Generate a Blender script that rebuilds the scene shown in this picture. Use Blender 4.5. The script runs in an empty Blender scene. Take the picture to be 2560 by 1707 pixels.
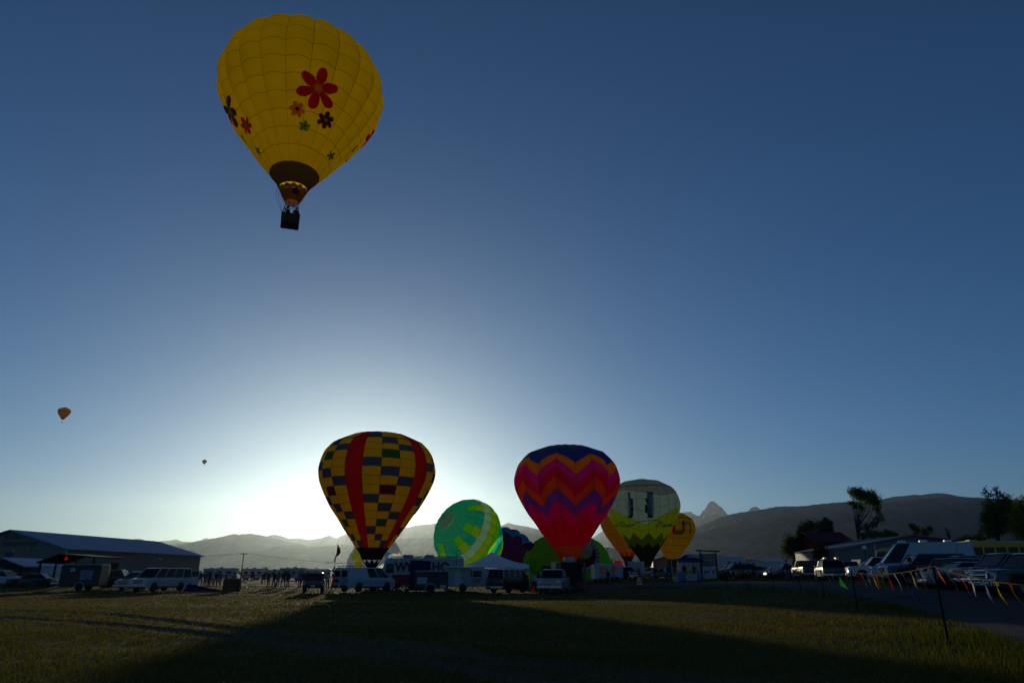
import bpy, bmesh, math, random
import numpy as np
from mathutils import Vector, Matrix, noise

# ------------------------------------------------------------------ camera
W, H, FPX = 2560.0, 1707.0, 1706.7          # photo size, focal length in photo pixels (24 mm on 36 mm)
CX, CY, HOR, EYE = 1280.0, 853.5, 1438.0, 1.2
PITCH = math.atan((HOR - CY) / FPX)
scene = bpy.context.scene
COL = scene.collection
cam_d = bpy.data.cameras.new('camera'); cam = bpy.data.objects.new('camera', cam_d); COL.objects.link(cam)
cam_d.sensor_width = 36.0; cam_d.lens = 24.0
cam_d.clip_start = 0.1; cam_d.clip_end = 120000.0
cam.location = (0, 0, EYE); cam.rotation_euler = (math.pi/2 + PITCH, 0, 0)
scene.camera = cam

# ------------------------------------------------------------------ sky, sun, exposure
SUN_EL, SUN_AZ = math.radians(5.3), math.radians(-12.3)   # azimuth measured from +Y towards +X
world = bpy.data.worlds.new('World'); scene.world = world; world.use_nodes = True
wn = world.node_tree.nodes; wl = world.node_tree.links
bg = wn['Background']
sky = wn.new('ShaderNodeTexSky'); sky.sky_type = 'NISHITA'; sky.sun_disc = False
sky.sun_elevation = SUN_EL; sky.sun_rotation = SUN_AZ
sky.altitude = 1900.0; sky.air_density = 1.0; sky.dust_density = 0.4; sky.ozone_density = 4.2
wl.new(sky.outputs[0], bg.inputs[0]); bg.inputs[1].default_value = 0.15
sun_d = bpy.data.lights.new('sun', 'SUN'); sun_d.energy = 5.0; sun_d.angle = math.radians(0.55)
sun_d.color = (1.0, 0.85, 0.58)
sun = bpy.data.objects.new('sun', sun_d); COL.objects.link(sun)
sd = Vector((math.sin(SUN_AZ)*math.cos(SUN_EL), math.cos(SUN_AZ)*math.cos(SUN_EL), math.sin(SUN_EL)))
sun.rotation_euler = sd.to_track_quat('Z', 'Y').to_euler()
sun.location = sd*300
scene.view_settings.view_transform = 'Standard'; scene.view_settings.look = 'None'
scene.view_settings.gamma = 1.0; scene.view_settings.use_curve_mapping = False
scene.view_settings.exposure = -0.92
cy = scene.cycles
cy.use_denoising = True; cy.max_bounces = 10; cy.diffuse_bounces = 4; cy.glossy_bounces = 3
cy.transmission_bounces = 6; cy.transparent_max_bounces = 12; cy.volume_bounces = 0
cy.sample_clamp_indirect = 4.0
try: cy.denoiser = 'OPENIMAGEDENOISE'; cy.denoising_prefilter = 'ACCURATE'
except Exception: pass

# ------------------------------------------------------------------ photo pixel -> place
cp, sp = math.cos(PITCH), math.sin(PITCH)
def ray(px, py):
    u, v = px - CX, py - CY
    return Vector((u, FPX*cp + v*sp, FPX*sp - v*cp))
def at(px, py, y):
    d = ray(px, py); t = y / d.y
    return Vector((d.x*t, y, EYE + d.z*t))
def G(px, py, z=0.0):
    d = ray(px, py); t = (z - EYE) / d.z
    return Vector((d.x*t, d.y*t, z))
def S01(t): t = np.clip(t, 0, 1); return t*t*(3-2*t)
def T(x, y):                              # lie of the land: the lot on the right is a little higher
    return 0.8*S01((x-8.0)/14.0)*S01((y-16.0)/42.0)*(1-S01((y-230.0)/150.0)) - 0.2*S01((y-28.0)/26.0)*(1-S01((y-68.0)/12.0))*(1-S01((x-8.0)/10.0))
def GT(px, py):                           # ground point under a pixel, on the real lie of the land
    z = 0.0
    for _ in range(25):
        p = G(px, py, min(z, 1.15)); z = 0.5*z + 0.5*float(T(p.x, p.y))
    return Vector((p.x, p.y, float(T(p.x, p.y))))
def GY(py): return G(CX, py).y
def X(px, y, z=1.0):                      # world x of pixel column px at distance y and height z
    depth = y*cp + (z-EYE)*sp
    return (px - CX)/FPX*depth
def spot(px, y):                          # a place on the ground at pixel column px, distance y
    z = 0.0
    for _ in range(6):
        x = X(px, y, z+0.6); z = float(T(x, y))
    return Vector((x, y, z))
def PPM(y): return FPX/(y*cp - EYE*sp)    # photo pixels per metre on the ground at distance y

R = math.radians
rng = random.Random(7)

# ------------------------------------------------------------------ objects
def tag(o, label=None, cat=None, group=None, kind=None):
    if label: o['label'] = label
    if cat: o['category'] = cat
    if group: o['group'] = group
    if kind: o['kind'] = kind
    return o
def thing(name, label, cat, loc=(0,0,0), rz=0.0, group=None, rot=None):
    o = bpy.data.objects.new(name, None); COL.objects.link(o)
    o.empty_display_size = 0.3
    o.location = loc; o.rotation_euler = rot if rot else (0, 0, rz)
    return tag(o, label, cat, group)
def link(name, me, parent=None, loc=None, rot=None):
    o = bpy.data.objects.new(name, me); COL.objects.link(o)
    if parent is not None: o.parent = parent
    if loc is not None: o.location = loc
    if rot is not None: o.rotation_euler = rot
    return o
def copy_tree(o, parent=None):
    c = o.copy(); COL.objects.link(c); c.parent = parent
    for ch in list(o.children): copy_tree(ch, c)
    return c

class MB:
    """collects faces, then becomes one mesh object"""
    def __init__(s): s.v = []; s.f = []; s.m = []
    def add(s, vs, fs, mi=0):
        b = len(s.v); s.v += [tuple(p) for p in vs]
        for f in fs: s.f.append(tuple(i+b for i in f)); s.m.append(mi)
    def box(s, c, d, rz=0.0, mi=0, rot=None, taper=1.0):
        hx, hy, hz = d[0]/2, d[1]/2, d[2]/2
        M = (rot.to_matrix() if rot is not None else Matrix.Rotation(rz, 3, 'Z'))
        vs = []
        for z, k in ((-hz, 1.0), (hz, taper)):
            for x, y in ((-hx,-hy),(hx,-hy),(hx,hy),(-hx,hy)):
                vs.append(M @ Vector((x*k, y*k, z)) + Vector(c))
        s.add(vs, [(3,2,1,0),(4,5,6,7),(0,1,5,4),(1,2,6,5),(2,3,7,6),(3,0,4,7)], mi)
    def bar(s, a, b, w, h=None, mi=0):
        a, b = Vector(a), Vector(b); h = h or w
        d = (b-a); L = d.length
        q = d.to_track_quat('X', 'Z'); M = q.to_matrix()
        vs = []
        for p in (a, b):
            for y, z in ((-w/2,-h/2),(w/2,-h/2),(w/2,h/2),(-w/2,h/2)):
                vs.append(p + M @ Vector((0, y, z)))
        s.add(vs, [(0,1,2,3),(7,6,5,4),(0,4,5,1),(1,5,6,2),(2,6,7,3),(3,7,4,0)], mi)
    def tube(s, pts, r, n=6, mi=0, cap=True):
        pts = [Vector(p) for p in pts]; k = len(pts)
        rs = r if isinstance(r, (list, tuple)) else [r]*k
        vs = []; ref = Vector((0.13, 0.21, 0.97))
        for i, p in enumerate(pts):
            d = (pts[min(i+1, k-1)] - pts[max(i-1, 0)])
            if d.length < 1e-9: d = Vector((0, 0, 1))
            d.normalize()
            a = d.cross(ref if abs(d.dot(ref)) < 0.95 else Vector((1, 0, 0))).normalized(); b = d.cross(a)
            for j in range(n):
                t = 2*math.pi*j/n
                vs.append(p + (a*math.cos(t) + b*math.sin(t))*rs[i])
        fs = []
        for i in range(k-1):
            for j in range(n):
                fs.append((i*n+j, i*n+(j+1) % n, (i+1)*n+(j+1) % n, (i+1)*n+j))
        if cap: fs.append(tuple(range(n))[::-1]); fs.append(tuple((k-1)*n+j for j in range(n)))
        s.add(vs, fs, mi)
    def lathe(s, prof, n=16, c=(0,0,0), axis='Z', mi=0):
        vs = []
        for r, z in prof:
            for j in range(n):
                t = 2*math.pi*j/n
                p = (r*math.cos(t), r*math.sin(t), z)
                if axis == 'Y': p = (p[0], p[2], p[1])
                elif axis == 'X': p = (p[2], p[0], p[1])
                vs.append(Vector(p) + Vector(c))
        fs = []
        for i in range(len(prof)-1):
            for j in range(n):
                fs.append((i*n+j, i*n+(j+1) % n, (i+1)*n+(j+1) % n, (i+1)*n+j))
        fs.append(tuple(range(n))[::-1]); fs.append(tuple((len(prof)-1)*n+j for j in range(n)))
        s.add(vs, fs, mi)
    def prism(s, poly, y0, y1, mi=0, plane='XZ', off=(0,0,0)):
        k = len(poly); vs = []
        for yy in (y0, y1):
            for a, b in poly:
                p = {'XZ': (a, yy, b), 'YZ': (yy, a, b), 'XY': (a, b, yy)}[plane]
                vs.append((p[0]+off[0], p[1]+off[1], p[2]+off[2]))
        fs = [tuple(range(k))[::-1], tuple(range(k, 2*k))]
        for i in range(k): j = (i+1) % k; fs.append((i, j, k+j, k+i))
        s.add(vs, fs, mi)
    def mesh(s, name, mats, smooth=False, bevel=0.0, seg=2, angle=35):
        me = bpy.data.meshes.new(name)
        me.from_pydata([tuple(v) for v in s.v], [], s.f)
        for m in (mats if isinstance(mats, (list, tuple)) else [mats]): me.materials.append(m)
        if len(me.materials) > 1: me.polygons.foreach_set('material_index', s.m)
        bm = bmesh.new(); bm.from_mesh(me)
        bmesh.ops.recalc_face_normals(bm, faces=bm.faces)
        if bevel > 0:
            es = [e for e in bm.edges if len(e.link_faces) == 2 and e.calc_face_angle(0) > R(angle)]
            bmesh.ops.bevel(bm, geom=es, offset=bevel, segments=seg, profile=0.6, affect='EDGES', clamp_overlap=True)
        bm.to_mesh(me); bm.free()
        if smooth:
            for p in me.polygons: p.use_smooth = True
            try: me.set_sharp_from_angle(angle=R(40))
            except Exception: pass
        me.update(); return me
    def build(s, name, mats, parent=None, smooth=False, bevel=0.0, seg=2, loc=None, rot=None):
        return link(name, s.mesh(name, mats, smooth, bevel, seg), parent, loc, rot)

# ------------------------------------------------------------------ materials
_M = {}
def _new(name):
    m = bpy.data.materials.new(name); m.use_nodes = True
    nt = m.node_tree; nt.nodes.clear()
    return m, nt, nt.nodes.new('ShaderNodeOutputMaterial')
def _noisecol(nt, col, var, scale, coord='Object'):
    tc = nt.nodes.new('ShaderNodeTexCoord'); nz = nt.nodes.new('ShaderNodeTexNoise')
    nz.inputs['Scale'].default_value = scale; nz.inputs['Detail'].default_value = 5
    nt.links.new(tc.outputs[coord], nz.inputs['Vector'])
    mp = nt.nodes.new('ShaderNodeMapRange'); mp.inputs[1].default_value = 0.3; mp.inputs[2].default_value = 0.7
    mp.inputs[3].default_value = 1-var; mp.inputs[4].default_value = 1+var
    nt.links.new(nz.outputs['Fac'], mp.inputs[0])
    mx = nt.nodes.new('ShaderNodeVectorMath'); mx.operation = 'SCALE'
    mx.inputs[0].default_value = col[:3]
    nt.links.new(mp.outputs[0], mx.inputs['Scale'])
    return mx.outputs[0], nz
def mat(name, col, rough=0.6, metal=0.0, var=0.12, scale=3.0, coat=0.0, bump=0.0, bscale=40.0, spec=0.5):
    if name in _M: return _M[name]
    m, nt, out = _new(name)
    b = nt.nodes.new('ShaderNodeBsdfPrincipled')
    c, nz = _noisecol(nt, col, var, scale)
    nt.links.new(c, b.inputs['Base Color'])
    b.inputs['Roughness'].default_value = rough; b.inputs['Metallic'].default_value = metal
    b.inputs['Specular IOR Level'].default_value = spec; b.inputs['Coat Weight'].default_value = coat; b.inputs['Coat Roughness'].default_value = 0.08
    if bump > 0:
        tc = nt.nodes.new('ShaderNodeTexCoord'); n2 = nt.nodes.new('ShaderNodeTexNoise')
        n2.inputs['Scale'].default_value = bscale; n2.inputs['Detail'].default_value = 6
        nt.links.new(tc.outputs['Object'], n2.inputs['Vector'])
        bp = nt.nodes.new('ShaderNodeBump'); bp.inputs['Strength'].default_value = bump; bp.inputs['Distance'].default_value = 0.05
        nt.links.new(n2.outputs['Fac'], bp.inputs['Height']); nt.links.new(bp.outputs[0], b.inputs['Normal'])
    nt.links.new(b.outputs[0], out.inputs[0])
    _M[name] = m; return m
def paint(name, col): return mat(name, col, rough=0.35, coat=0.3, var=0.05, scale=1.5)
def cloth(name, col, trans=0.55, var=0.06, tcol=None, gloss=0.0):
    """thin coated fabric: part of the light is scattered back, part comes through"""
    if name in _M: return _M[name]
    m, nt, out = _new(name)
    c, nz = _noisecol(nt, col, var, 0.35)
    d = nt.nodes.new('ShaderNodeBsdfDiffuse'); t = nt.nodes.new('ShaderNodeBsdfTranslucent')
    nt.links.new(c, d.inputs[0])
    if tcol is None: nt.links.new(c, t.inputs[0])
    else:
        c2, _ = _noisecol(nt, tcol, var, 0.35); nt.links.new(c2, t.inputs[0])
    mx = nt.nodes.new('ShaderNodeMixShader'); mx.inputs[0].default_value = trans
    nt.links.new(d.outputs[0], mx.inputs[1]); nt.links.new(t.outputs[0], mx.inputs[2])
    sh = mx.outputs[0]
    if gloss > 0:
        g = nt.nodes.new('ShaderNodeBsdfGlossy'); g.inputs['Roughness'].default_value = 0.35
        m2 = nt.nodes.new('ShaderNodeMixShader'); m2.inputs[0].default_value = gloss
        nt.links.new(sh, m2.inputs[1]); nt.links.new(g.outputs[0], m2.inputs[2]); sh = m2.outputs[0]
    nt.links.new(sh, out.inputs[0])
    _M[name] = m; return m
def glass(name, tint=(0.35, 0.4, 0.42), ior=1.45):
    if name in _M: return _M[name]
    m, nt, out = _new(name)
    t = nt.nodes.new('ShaderNodeBsdfTransparent'); t.inputs[0].default_value = (*tint, 1)
    g = nt.nodes.new('ShaderNodeBsdfGlossy'); g.inputs['Roughness'].default_value = 0.03
    fr = nt.nodes.new('ShaderNodeFresnel'); fr.inputs[0].default_value = ior
    mx = nt.nodes.new('ShaderNodeMixShader')
    nt.links.new(fr.outputs[0], mx.inputs[0]); nt.links.new(t.outputs[0], mx.inputs[1]); nt.links.new(g.outputs[0], mx.inputs[2])
    nt.links.new(mx.outputs[0], out.inputs[0])
    _M[name] = m; return m
# ================================================================== mountains
def terrain_mat(name, col, snow=0.0):
    m, nt, out = _new(name)
    b = nt.nodes.new('ShaderNodeBsdfPrincipled'); b.inputs['Roughness'].default_value = 0.95
    b.inputs['Specular IOR Level'].default_value = 0.1
    c, nz = _noisecol(nt, col, 0.45, 0.004)
    last = c
    if snow > 0:
        tc = nt.nodes.new('ShaderNodeTexCoord'); n2 = nt.nodes.new('ShaderNodeTexNoise')
        n2.inputs['Scale'].default_value = 0.0025; n2.inputs['Detail'].default_value = 8
        nt.links.new(tc.outputs['Object'], n2.inputs['Vector'])
        rp = nt.nodes.new('ShaderNodeMapRange'); rp.inputs[1].default_value = 0.62-snow*0.2; rp.inputs[2].default_value = 0.77-snow*0.2
        nt.links.new(n2.outputs['Fac'], rp.inputs[0])
        mx = nt.nodes.new('ShaderNodeMixRGB'); nt.links.new(rp.outputs[0], mx.inputs[0])
        nt.links.new(c, mx.inputs[1]); mx.inputs[2].default_value = (0.75, 0.78, 0.8, 1); last = mx.outputs[0]
    nt.links.new(last, b.inputs['Base Color']); nt.links.new(b.outputs[0], out.inputs[0])
    return m
def fbm(x, y, z, sc, oct=4):
    return noise.fractal(Vector((x*sc, y*sc, z*sc)), 1.0, 2.0, oct)
def ridge(name, pts, D, m, depth=0.45, step=3.0, rough=1.0, trees=0.0, seed=0.0, freq=0.045):
    """terrain sheet whose crest follows the given skyline (photo pixels) at distance D"""
    xs = [p[0] for p in pts]; ys = [p[1] for p in pts]
    n = int((xs[-1]-xs[0])/step)+1
    rows = [(-depth, 0.0), (-depth*0.85, 0.05), (-depth*0.7, 0.16), (-depth*0.55, 0.30), (-depth*0.42, 0.46), (-depth*0.3, 0.62),
            (-depth*0.2, 0.75), (-depth*0.12, 0.86), (-depth*0.05, 0.95), (0.0, 1.0), (depth*0.08, 0.94), (depth*0.2, 0.75), (depth*0.5, 0.2), (depth*0.6, -0.02)]
    vs, fs = [], []
    for i in range(n):
        px = xs[0] + (xs[-1]-xs[0])*i/(n-1)
        py = float(np.interp(px, xs, ys))
        py += rough*0.7*fbm(px, seed, 0, freq, 3)
        if trees: py += trees*(rng.random()-0.5)
        crest = at(px, py, D)
        for j, (dd, hh) in enumerate(rows):
            y = D*(1+dd)
            x = crest.x*(1 + dd*0.15)
            z = crest.z*hh
            if 0 < j < len(rows)-1 and j != 9:
                z += crest.z*0.09*fbm(px*8, y*0.06, seed, 0.012, 5)*(1 - abs(hh-0.5))
            vs.append((x, y, max(z, -3.0) if 0 < j else -3.0))
    k = len(rows)
    for i in range(n-1):
        for j in range(k-1): fs.append((i*k+j, (i+1)*k+j, (i+1)*k+j+1, i*k+j+1))
    mb = MB(); mb.add(vs, fs)
    o = mb.build(name, m, smooth=True); tag(o, kind='structure'); return o

M_rock = terrain_mat('bare_rock', (0.12, 0.115, 0.11), 0.02)
M_forest = terrain_mat('conifer_slope', (0.045, 0.075, 0.09))  # blue of distant haze mixed into both forest colours
M_forest2 = terrain_mat('conifer_slope_snow', (0.045, 0.075, 0.09), 0.0)
ridge('mountain_range', [(60,1372),(200,1366),(300,1355),(333,1347),(352,1347),(372,1352),(390,1353),(418,1351),(441,1348),(456,1353),(475,1354),(492,1355),(514,1344.5),(528,1348),(545,1356),(600,1372),(660,1385)], 17000, M_rock, 0.12, rough=1.6, seed=3)
ridge('mountain_range', [(655,1350),(672,1338),(688,1336),(702,1339),(722,1346),(745,1345),(772,1349),(800,1345),(824,1337.5),(834,1342),(842,1345),(852,1339),(872,1332),(900,1326),(960,1319),(1020,1318),(1040,1312.5),(1060,1311),(1080,1309.5),(1100,1305),(1140,1300),(1190,1306),(1230,1319),(1250,1315),(1271,1306),(1292,1312),(1320,1316),(1350,1324),(1420,1340),(1500,1355)], 14000, M_forest, 0.16, rough=0.8, seed=9)
ridge('mountain_range', [(-250,1405),(100,1396),(300,1382),(400,1366),(440,1359),(477,1357),(500,1350.5),(525,1348.5),(555,1341),(585,1334),(605,1337),(623,1333),(645,1336),(668,1340),(695,1347),(725,1354),(760,1360),(800,1372),(860,1390),(930,1405)], 10500, M_forest2, 0.3, rough=0.7, seed=5)
ridge('mountain_range', [(560,1415),(600,1398),(640,1378),(680,1366),(705,1361.5),(740,1363),(775,1366.5),(810,1364),(845,1364),(900,1357),(960,1349),(1040,1345),(1110,1344),(1200,1346),(1300,1345),(1400,1352),(1500,1362),(1600,1385),(1680,1410)], 8000, M_forest, 0.3, rough=0.7, seed=7)
ridge('mountain_range', [(1480,1345),(1540,1304),(1600,1290),(1660,1284),(1700,1281),(1719,1279),(1726,1279),(1734,1284),(1745,1289),(1750,1288),(1757,1276),(1764,1271),(1768,1262),(1774,1254),(1780,1252.5),(1786,1253.5),(1796,1262),(1806,1270),(1812,1276),(1818,1284),(1826,1289),(1850,1284),(1868,1278),(1880,1268),(1887,1266),(1895,1268),(1903,1275),(1930,1290),(1990,1310)], 20000, M_rock, 0.1, step=1.5, rough=2.0, seed=12, freq=0.16)
ridge('mountain_range', [(2130,1275),(2185,1255),(2205,1248),(2235,1240.5),(2262,1239),(2284,1236),(2305,1237),(2330,1233),(2345,1232),(2362,1233.5),(2385,1237),(2410,1242),(2460,1255),(2560,1275)], 12000, M_forest2, 0.12, rough=1.2, seed=15)
ridge('mountain_range', [(1640,1345),(1700,1328),(1755,1312),(1775,1303),(1800,1293.5),(1830,1284),(1850,1280),(1880,1277.5),(1910,1272),(1940,1266),(1980,1265),(2020,1264),(2040,1260.5),(2080,1256.5),(2120,1254),(2165,1254),(2210,1256),(2260,1250),(2300,1246),(2340,1243),(2380,1241.5),(2412,1241.5),(2450,1244),(2500,1246),(2560,1249),(2700,1258),(3000,1290)], 8800, M_forest, 0.3, rough=0.9, trees=1.4, seed=21)
ridge('mountain_range', [(1380,1425),(1500,1412),(1600,1385),(1660,1358),(1720,1334),(1780,1317),(1840,1306),(1900,1297),(1960,1288),(2040,1279),(2130,1273),(2230,1268),(2330,1262),(2430,1262),(2560,1266),(2760,1280),(3050,1320)], 6800, M_forest, 0.35, rough=0.9, trees=0.6, seed=25)

# ================================================================== ground
ROAD_FRONT = [GT(-900,1463.5), GT(-300,1463.5), GT(300,1463.6), GT(900,1464.2), GT(1300,1464.5), GT(1600,1464.5), GT(1850,1466), GT(1960,1469), GT(2060,1478), GT(2140,1489), GT(2220,1503), GT(2300,1524), GT(2400,1554), GT(2480,1582), GT(2560,1612), GT(2800,1720)]
ROAD_BACK = [GT(-900,1459.5), GT(-300,1459.5), GT(300,1459.6), GT(900,1459.8), GT(1300,1459), GT(1600,1456), GT(1850,1453.5), GT(1960,1452.5), GT(2060,1452.5), GT(2140,1454), GT(2220,1457.5), GT(2300,1463), GT(2400,1471), GT(2480,1479), GT(2560,1488), GT(3000,1540)]
def resample(pl, n):
    L = [0.0]
    for a, b in zip(pl, pl[1:]): L.append(L[-1] + (b-a).length)
    out = []
    for i in range(n):
        s = L[-1]*i/(n-1)
        j = max(k for k in range(len(L)) if L[k] <= s + 1e-9); j = min(j, len(pl)-2)
        out.append(pl[j].lerp(pl[j+1], (s-L[j])/(L[j+1]-L[j])))
    return out
road_poly = [(p.x, p.y) for p in ROAD_FRONT] + [(p.x, p.y) for p in ROAD_BACK[::-1]]
def in_poly(xs, ys, poly):
    c = np.zeros(len(xs), bool); k = len(poly)
    for i in range(k):
        x0, y0 = poly[i]; x1, y1 = poly[(i+1) % k]
        if y0 == y1: continue
        m = ((y0 > ys) != (y1 > ys)) & (xs < (x1-x0)*(ys-y0)/(y1-y0)+x0)
        c ^= m
    return c
# the two wheel ruts of a dirt track crossing the field
TRACK_A = [G(-500,1506), G(0,1523), G(280,1533), G(420,1548), G(560,1566), G(760,1587), G(960,1607), G(1100,1622), G(1280,1648), G(1500,1674), G(1800,1708), G(2100,1745)]
TRACK_B = [G(-500,1520), G(0,1541), G(200,1551), G(400,1570), G(560,1586), G(760,1610), G(960,1634), G(1100,1652), G(1280,1682), G(1500,1716), G(1800,1765)]
def dist_pl(xs, ys, pl):
    d = np.full(len(xs), 1e9)
    for a, b in zip(pl, pl[1:]):
        ax, ay, bx, by = a.x, a.y, b.x, b.y
        L2 = (bx-ax)**2 + (by-ay)**2
        t = np.clip(((xs-ax)*(bx-ax) + (ys-ay)*(by-ay))/L2, 0, 1)
        d = np.minimum(d, np.hypot(xs-ax-t*(bx-ax), ys-ay-t*(by-ay)))
    return d
def np_noise(x, y, seed=0, octv=4):
    r = np.random.RandomState(seed); o = np.zeros_like(x); amp = 1.0; tot = 0
    f = 1.0
    for k in range(octv):
        for j in range(4):
            a = r.rand()*6.283; ph = r.rand()*6.283; ff = f*(0.7+0.6*r.rand())
            o += amp*np.sin((x*math.cos(a)+y*math.sin(a))*ff + ph + 1.3*np.sin((x*math.sin(a)-y*math.cos(a))*ff*0.7+ph*2))/4
        tot += amp; amp *= 0.55; f *= 2.05
    return o/tot
def ground_z(xs, ys):
    d = np.hypot(xs, ys); k = np.clip(1-(d-40)/80, 0, 1)
    z = -0.035 + 0.035*np_noise(xs*0.9, ys*0.9, 3, 4) + 0.012*np_noise(xs*5, ys*5, 8, 2)
    r = np.minimum(dist_pl(xs, ys, TRACK_A), dist_pl(xs, ys, TRACK_B))
    z = z - 0.07*np.exp(-(r/0.28)**2) + 0.035*np.exp(-((r-0.55)/0.25)**2) + 0.02*np.exp(-(r/0.6)**2)*np_noise(xs*4, ys*4, 12, 3)
    z = np.minimum(z, 0.0)*k - 0.02*(1-k)
    return z + T(xs, ys)
ang = np.concatenate([np.linspace(-42, 42, 320, endpoint=False), np.linspace(42, 318, 70, endpoint=False)])*math.pi/180
rad = np.concatenate([[0.5, 2, 4, 6, 7.5], 8.3*(24500/8.3)**(np.linspace(0, 1, 300)**1.35)])
A, RR = np.meshgrid(ang, rad)
gx = (RR*np.sin(A)).ravel(); gy = (RR*np.cos(A)).ravel(); gz = ground_z(gx, gy)
na, nr = len(ang), len(rad)
i0 = np.arange(nr-1)[:, None]*na; j0 = np.arange(na)[None, :]; j1 = (j0+1) % na
fq = np.stack([i0+j0, i0+na+j0, i0+na+j1, i0+j1], -1).reshape(-1, 4)
gm = bpy.data.meshes.new('ground')
vs = np.stack([gx, gy, gz], 1); nv = len(vs)
vs = np.vstack([vs, [[0, 0, -0.03]]])
gm.from_pydata(vs.tolist(), [], fq.tolist() + [[nv, int(j), int((j+1) % na)] for j in range(na)])
for p in gm.polygons: p.use_smooth = True
m, nt, out = _new('dry_meadow')
b = nt.nodes.new('ShaderNodeBsdfPrincipled'); b.inputs['Roughness'].default_value = 0.95; b.inputs['Specular IOR Level'].default_value = 0.03
tc = nt.nodes.new('ShaderNodeTexCoord')
def nzn(scale, det=6, rough=0.6):
    n = nt.nodes.new('ShaderNodeTexNoise'); n.inputs['Scale'].default_value = scale; n.inputs['Detail'].default_value = det
    n.inputs['Roughness'].default_value = rough; nt.links.new(tc.outputs['Object'], n.inputs['Vector']); return n
n1, n2, n3 = nzn(0.12), nzn(1.1), nzn(9.0)
r1 = nt.nodes.new('ShaderNodeValToRGB'); e = r1.color_ramp.elements
e[0].position, e[0].color = 0.33, (0.060, 0.072, 0.018, 1); e[1].position, e[1].color = 0.66, (0.135, 0.095, 0.042, 1)
e2 = r1.color_ramp.elements.new(0.5); e2.color = (0.092, 0.084, 0.027, 1)
ma = nt.nodes.new('ShaderNodeMath'); ma.operation = 'MULTIPLY_ADD'; ma.inputs[1].default_value = 0.5
mb_ = nt.nodes.new('ShaderNodeMath'); mb_.operation = 'MULTIPLY'; mb_.inputs[1].default_value = 0.5
nt.links.new(n2.outputs['Fac'], mb_.inputs[0]); nt.links.new(n1.outputs['Fac'], ma.inputs[0]); nt.links.new(mb_.outputs[0], ma.inputs[2])
nt.links.new(ma.outputs[0], r1.inputs[0])
mm = nt.nodes.new('ShaderNodeMapRange'); mm.inputs[1].default_value = 0.3; mm.inputs[2].default_value = 0.7; mm.inputs[3].default_value = 0.55; mm.inputs[4].default_value = 1.35
nt.links.new(n3.outputs['Fac'], mm.inputs[0])
sc_ = nt.nodes.new('ShaderNodeVectorMath'); sc_.operation = 'SCALE'; nt.links.new(r1.outputs[0], sc_.inputs[0]); nt.links.new(mm.outputs[0], sc_.inputs['Scale'])
at_ = nt.nodes.new('ShaderNodeAttribute'); at_.attribute_name = 'bare'
mxd = nt.nodes.new('ShaderNodeMixRGB'); nt.links.new(at_.outputs['Fac'], mxd.inputs[0]); nt.links.new(sc_.outputs[0], mxd.inputs[1])
mxd.inputs[2].default_value = (0.11, 0.088, 0.066, 1)
nt.links.new(mxd.outputs[0], b.inputs['Base Color'])
bp = nt.nodes.new('ShaderNodeBump'); bp.inputs['Strength'].default_value = 0.9; bp.inputs['Distance'].default_value = 0.06
nt.links.new(n3.outputs['Fac'], bp.inputs['Height']); nt.links.new(bp.outputs[0], b.inputs['Normal']); nt.links.new(b.outputs[0], out.inputs[0])
gm.materials.append(m)
rr = np.minimum(dist_pl(vs[:, 0], vs[:, 1], TRACK_A), dist_pl(vs[:, 0], vs[:, 1], TRACK_B))
bare = np.clip(1.1*np.exp(-(rr/0.33)**2) + 0.25*np_noise(vs[:, 0]*2, vs[:, 1]*2, 5, 3)*np.exp(-(rr/0.8)**2), 0, 1)
atr = gm.attributes.new('bare', 'FLOAT', 'POINT'); atr.data.foreach_set('value', bare.astype(np.float32))
tag(link('ground', gm), kind='structure')

# road: a strip resting on the field
n = 90
fa, ba = resample(ROAD_FRONT, n), resample(ROAD_BACK, n)
mbr = MB(); rows = 8
for i in range(n):
    for j in range(rows):
        p = fa[i].lerp(ba[i], j/(rows-1))
        if 0 < i < n-1 and j in (0, rows-1): p = p + Vector((rng.uniform(-.08,.08), rng.uniform(-.12,.12), 0))
        mbr.v.append((p.x, p.y, float(T(p.x, p.y)) + (-0.045 if j in (0, rows-1) else 0.012)))
for i in range(n-1):
    for j in range(rows-1):
        mbr.f.append((i*rows+j, (i+1)*rows+j, (i+1)*rows+j+1, i*rows+j+1)); mbr.m.append(0)
tag(mbr.build('road', mat('worn_asphalt', (0.045, 0.043, 0.041), rough=0.95, var=0.3, scale=0.7, bump=0.6, bscale=25, spec=0.12), smooth=True), kind='structure')

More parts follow.
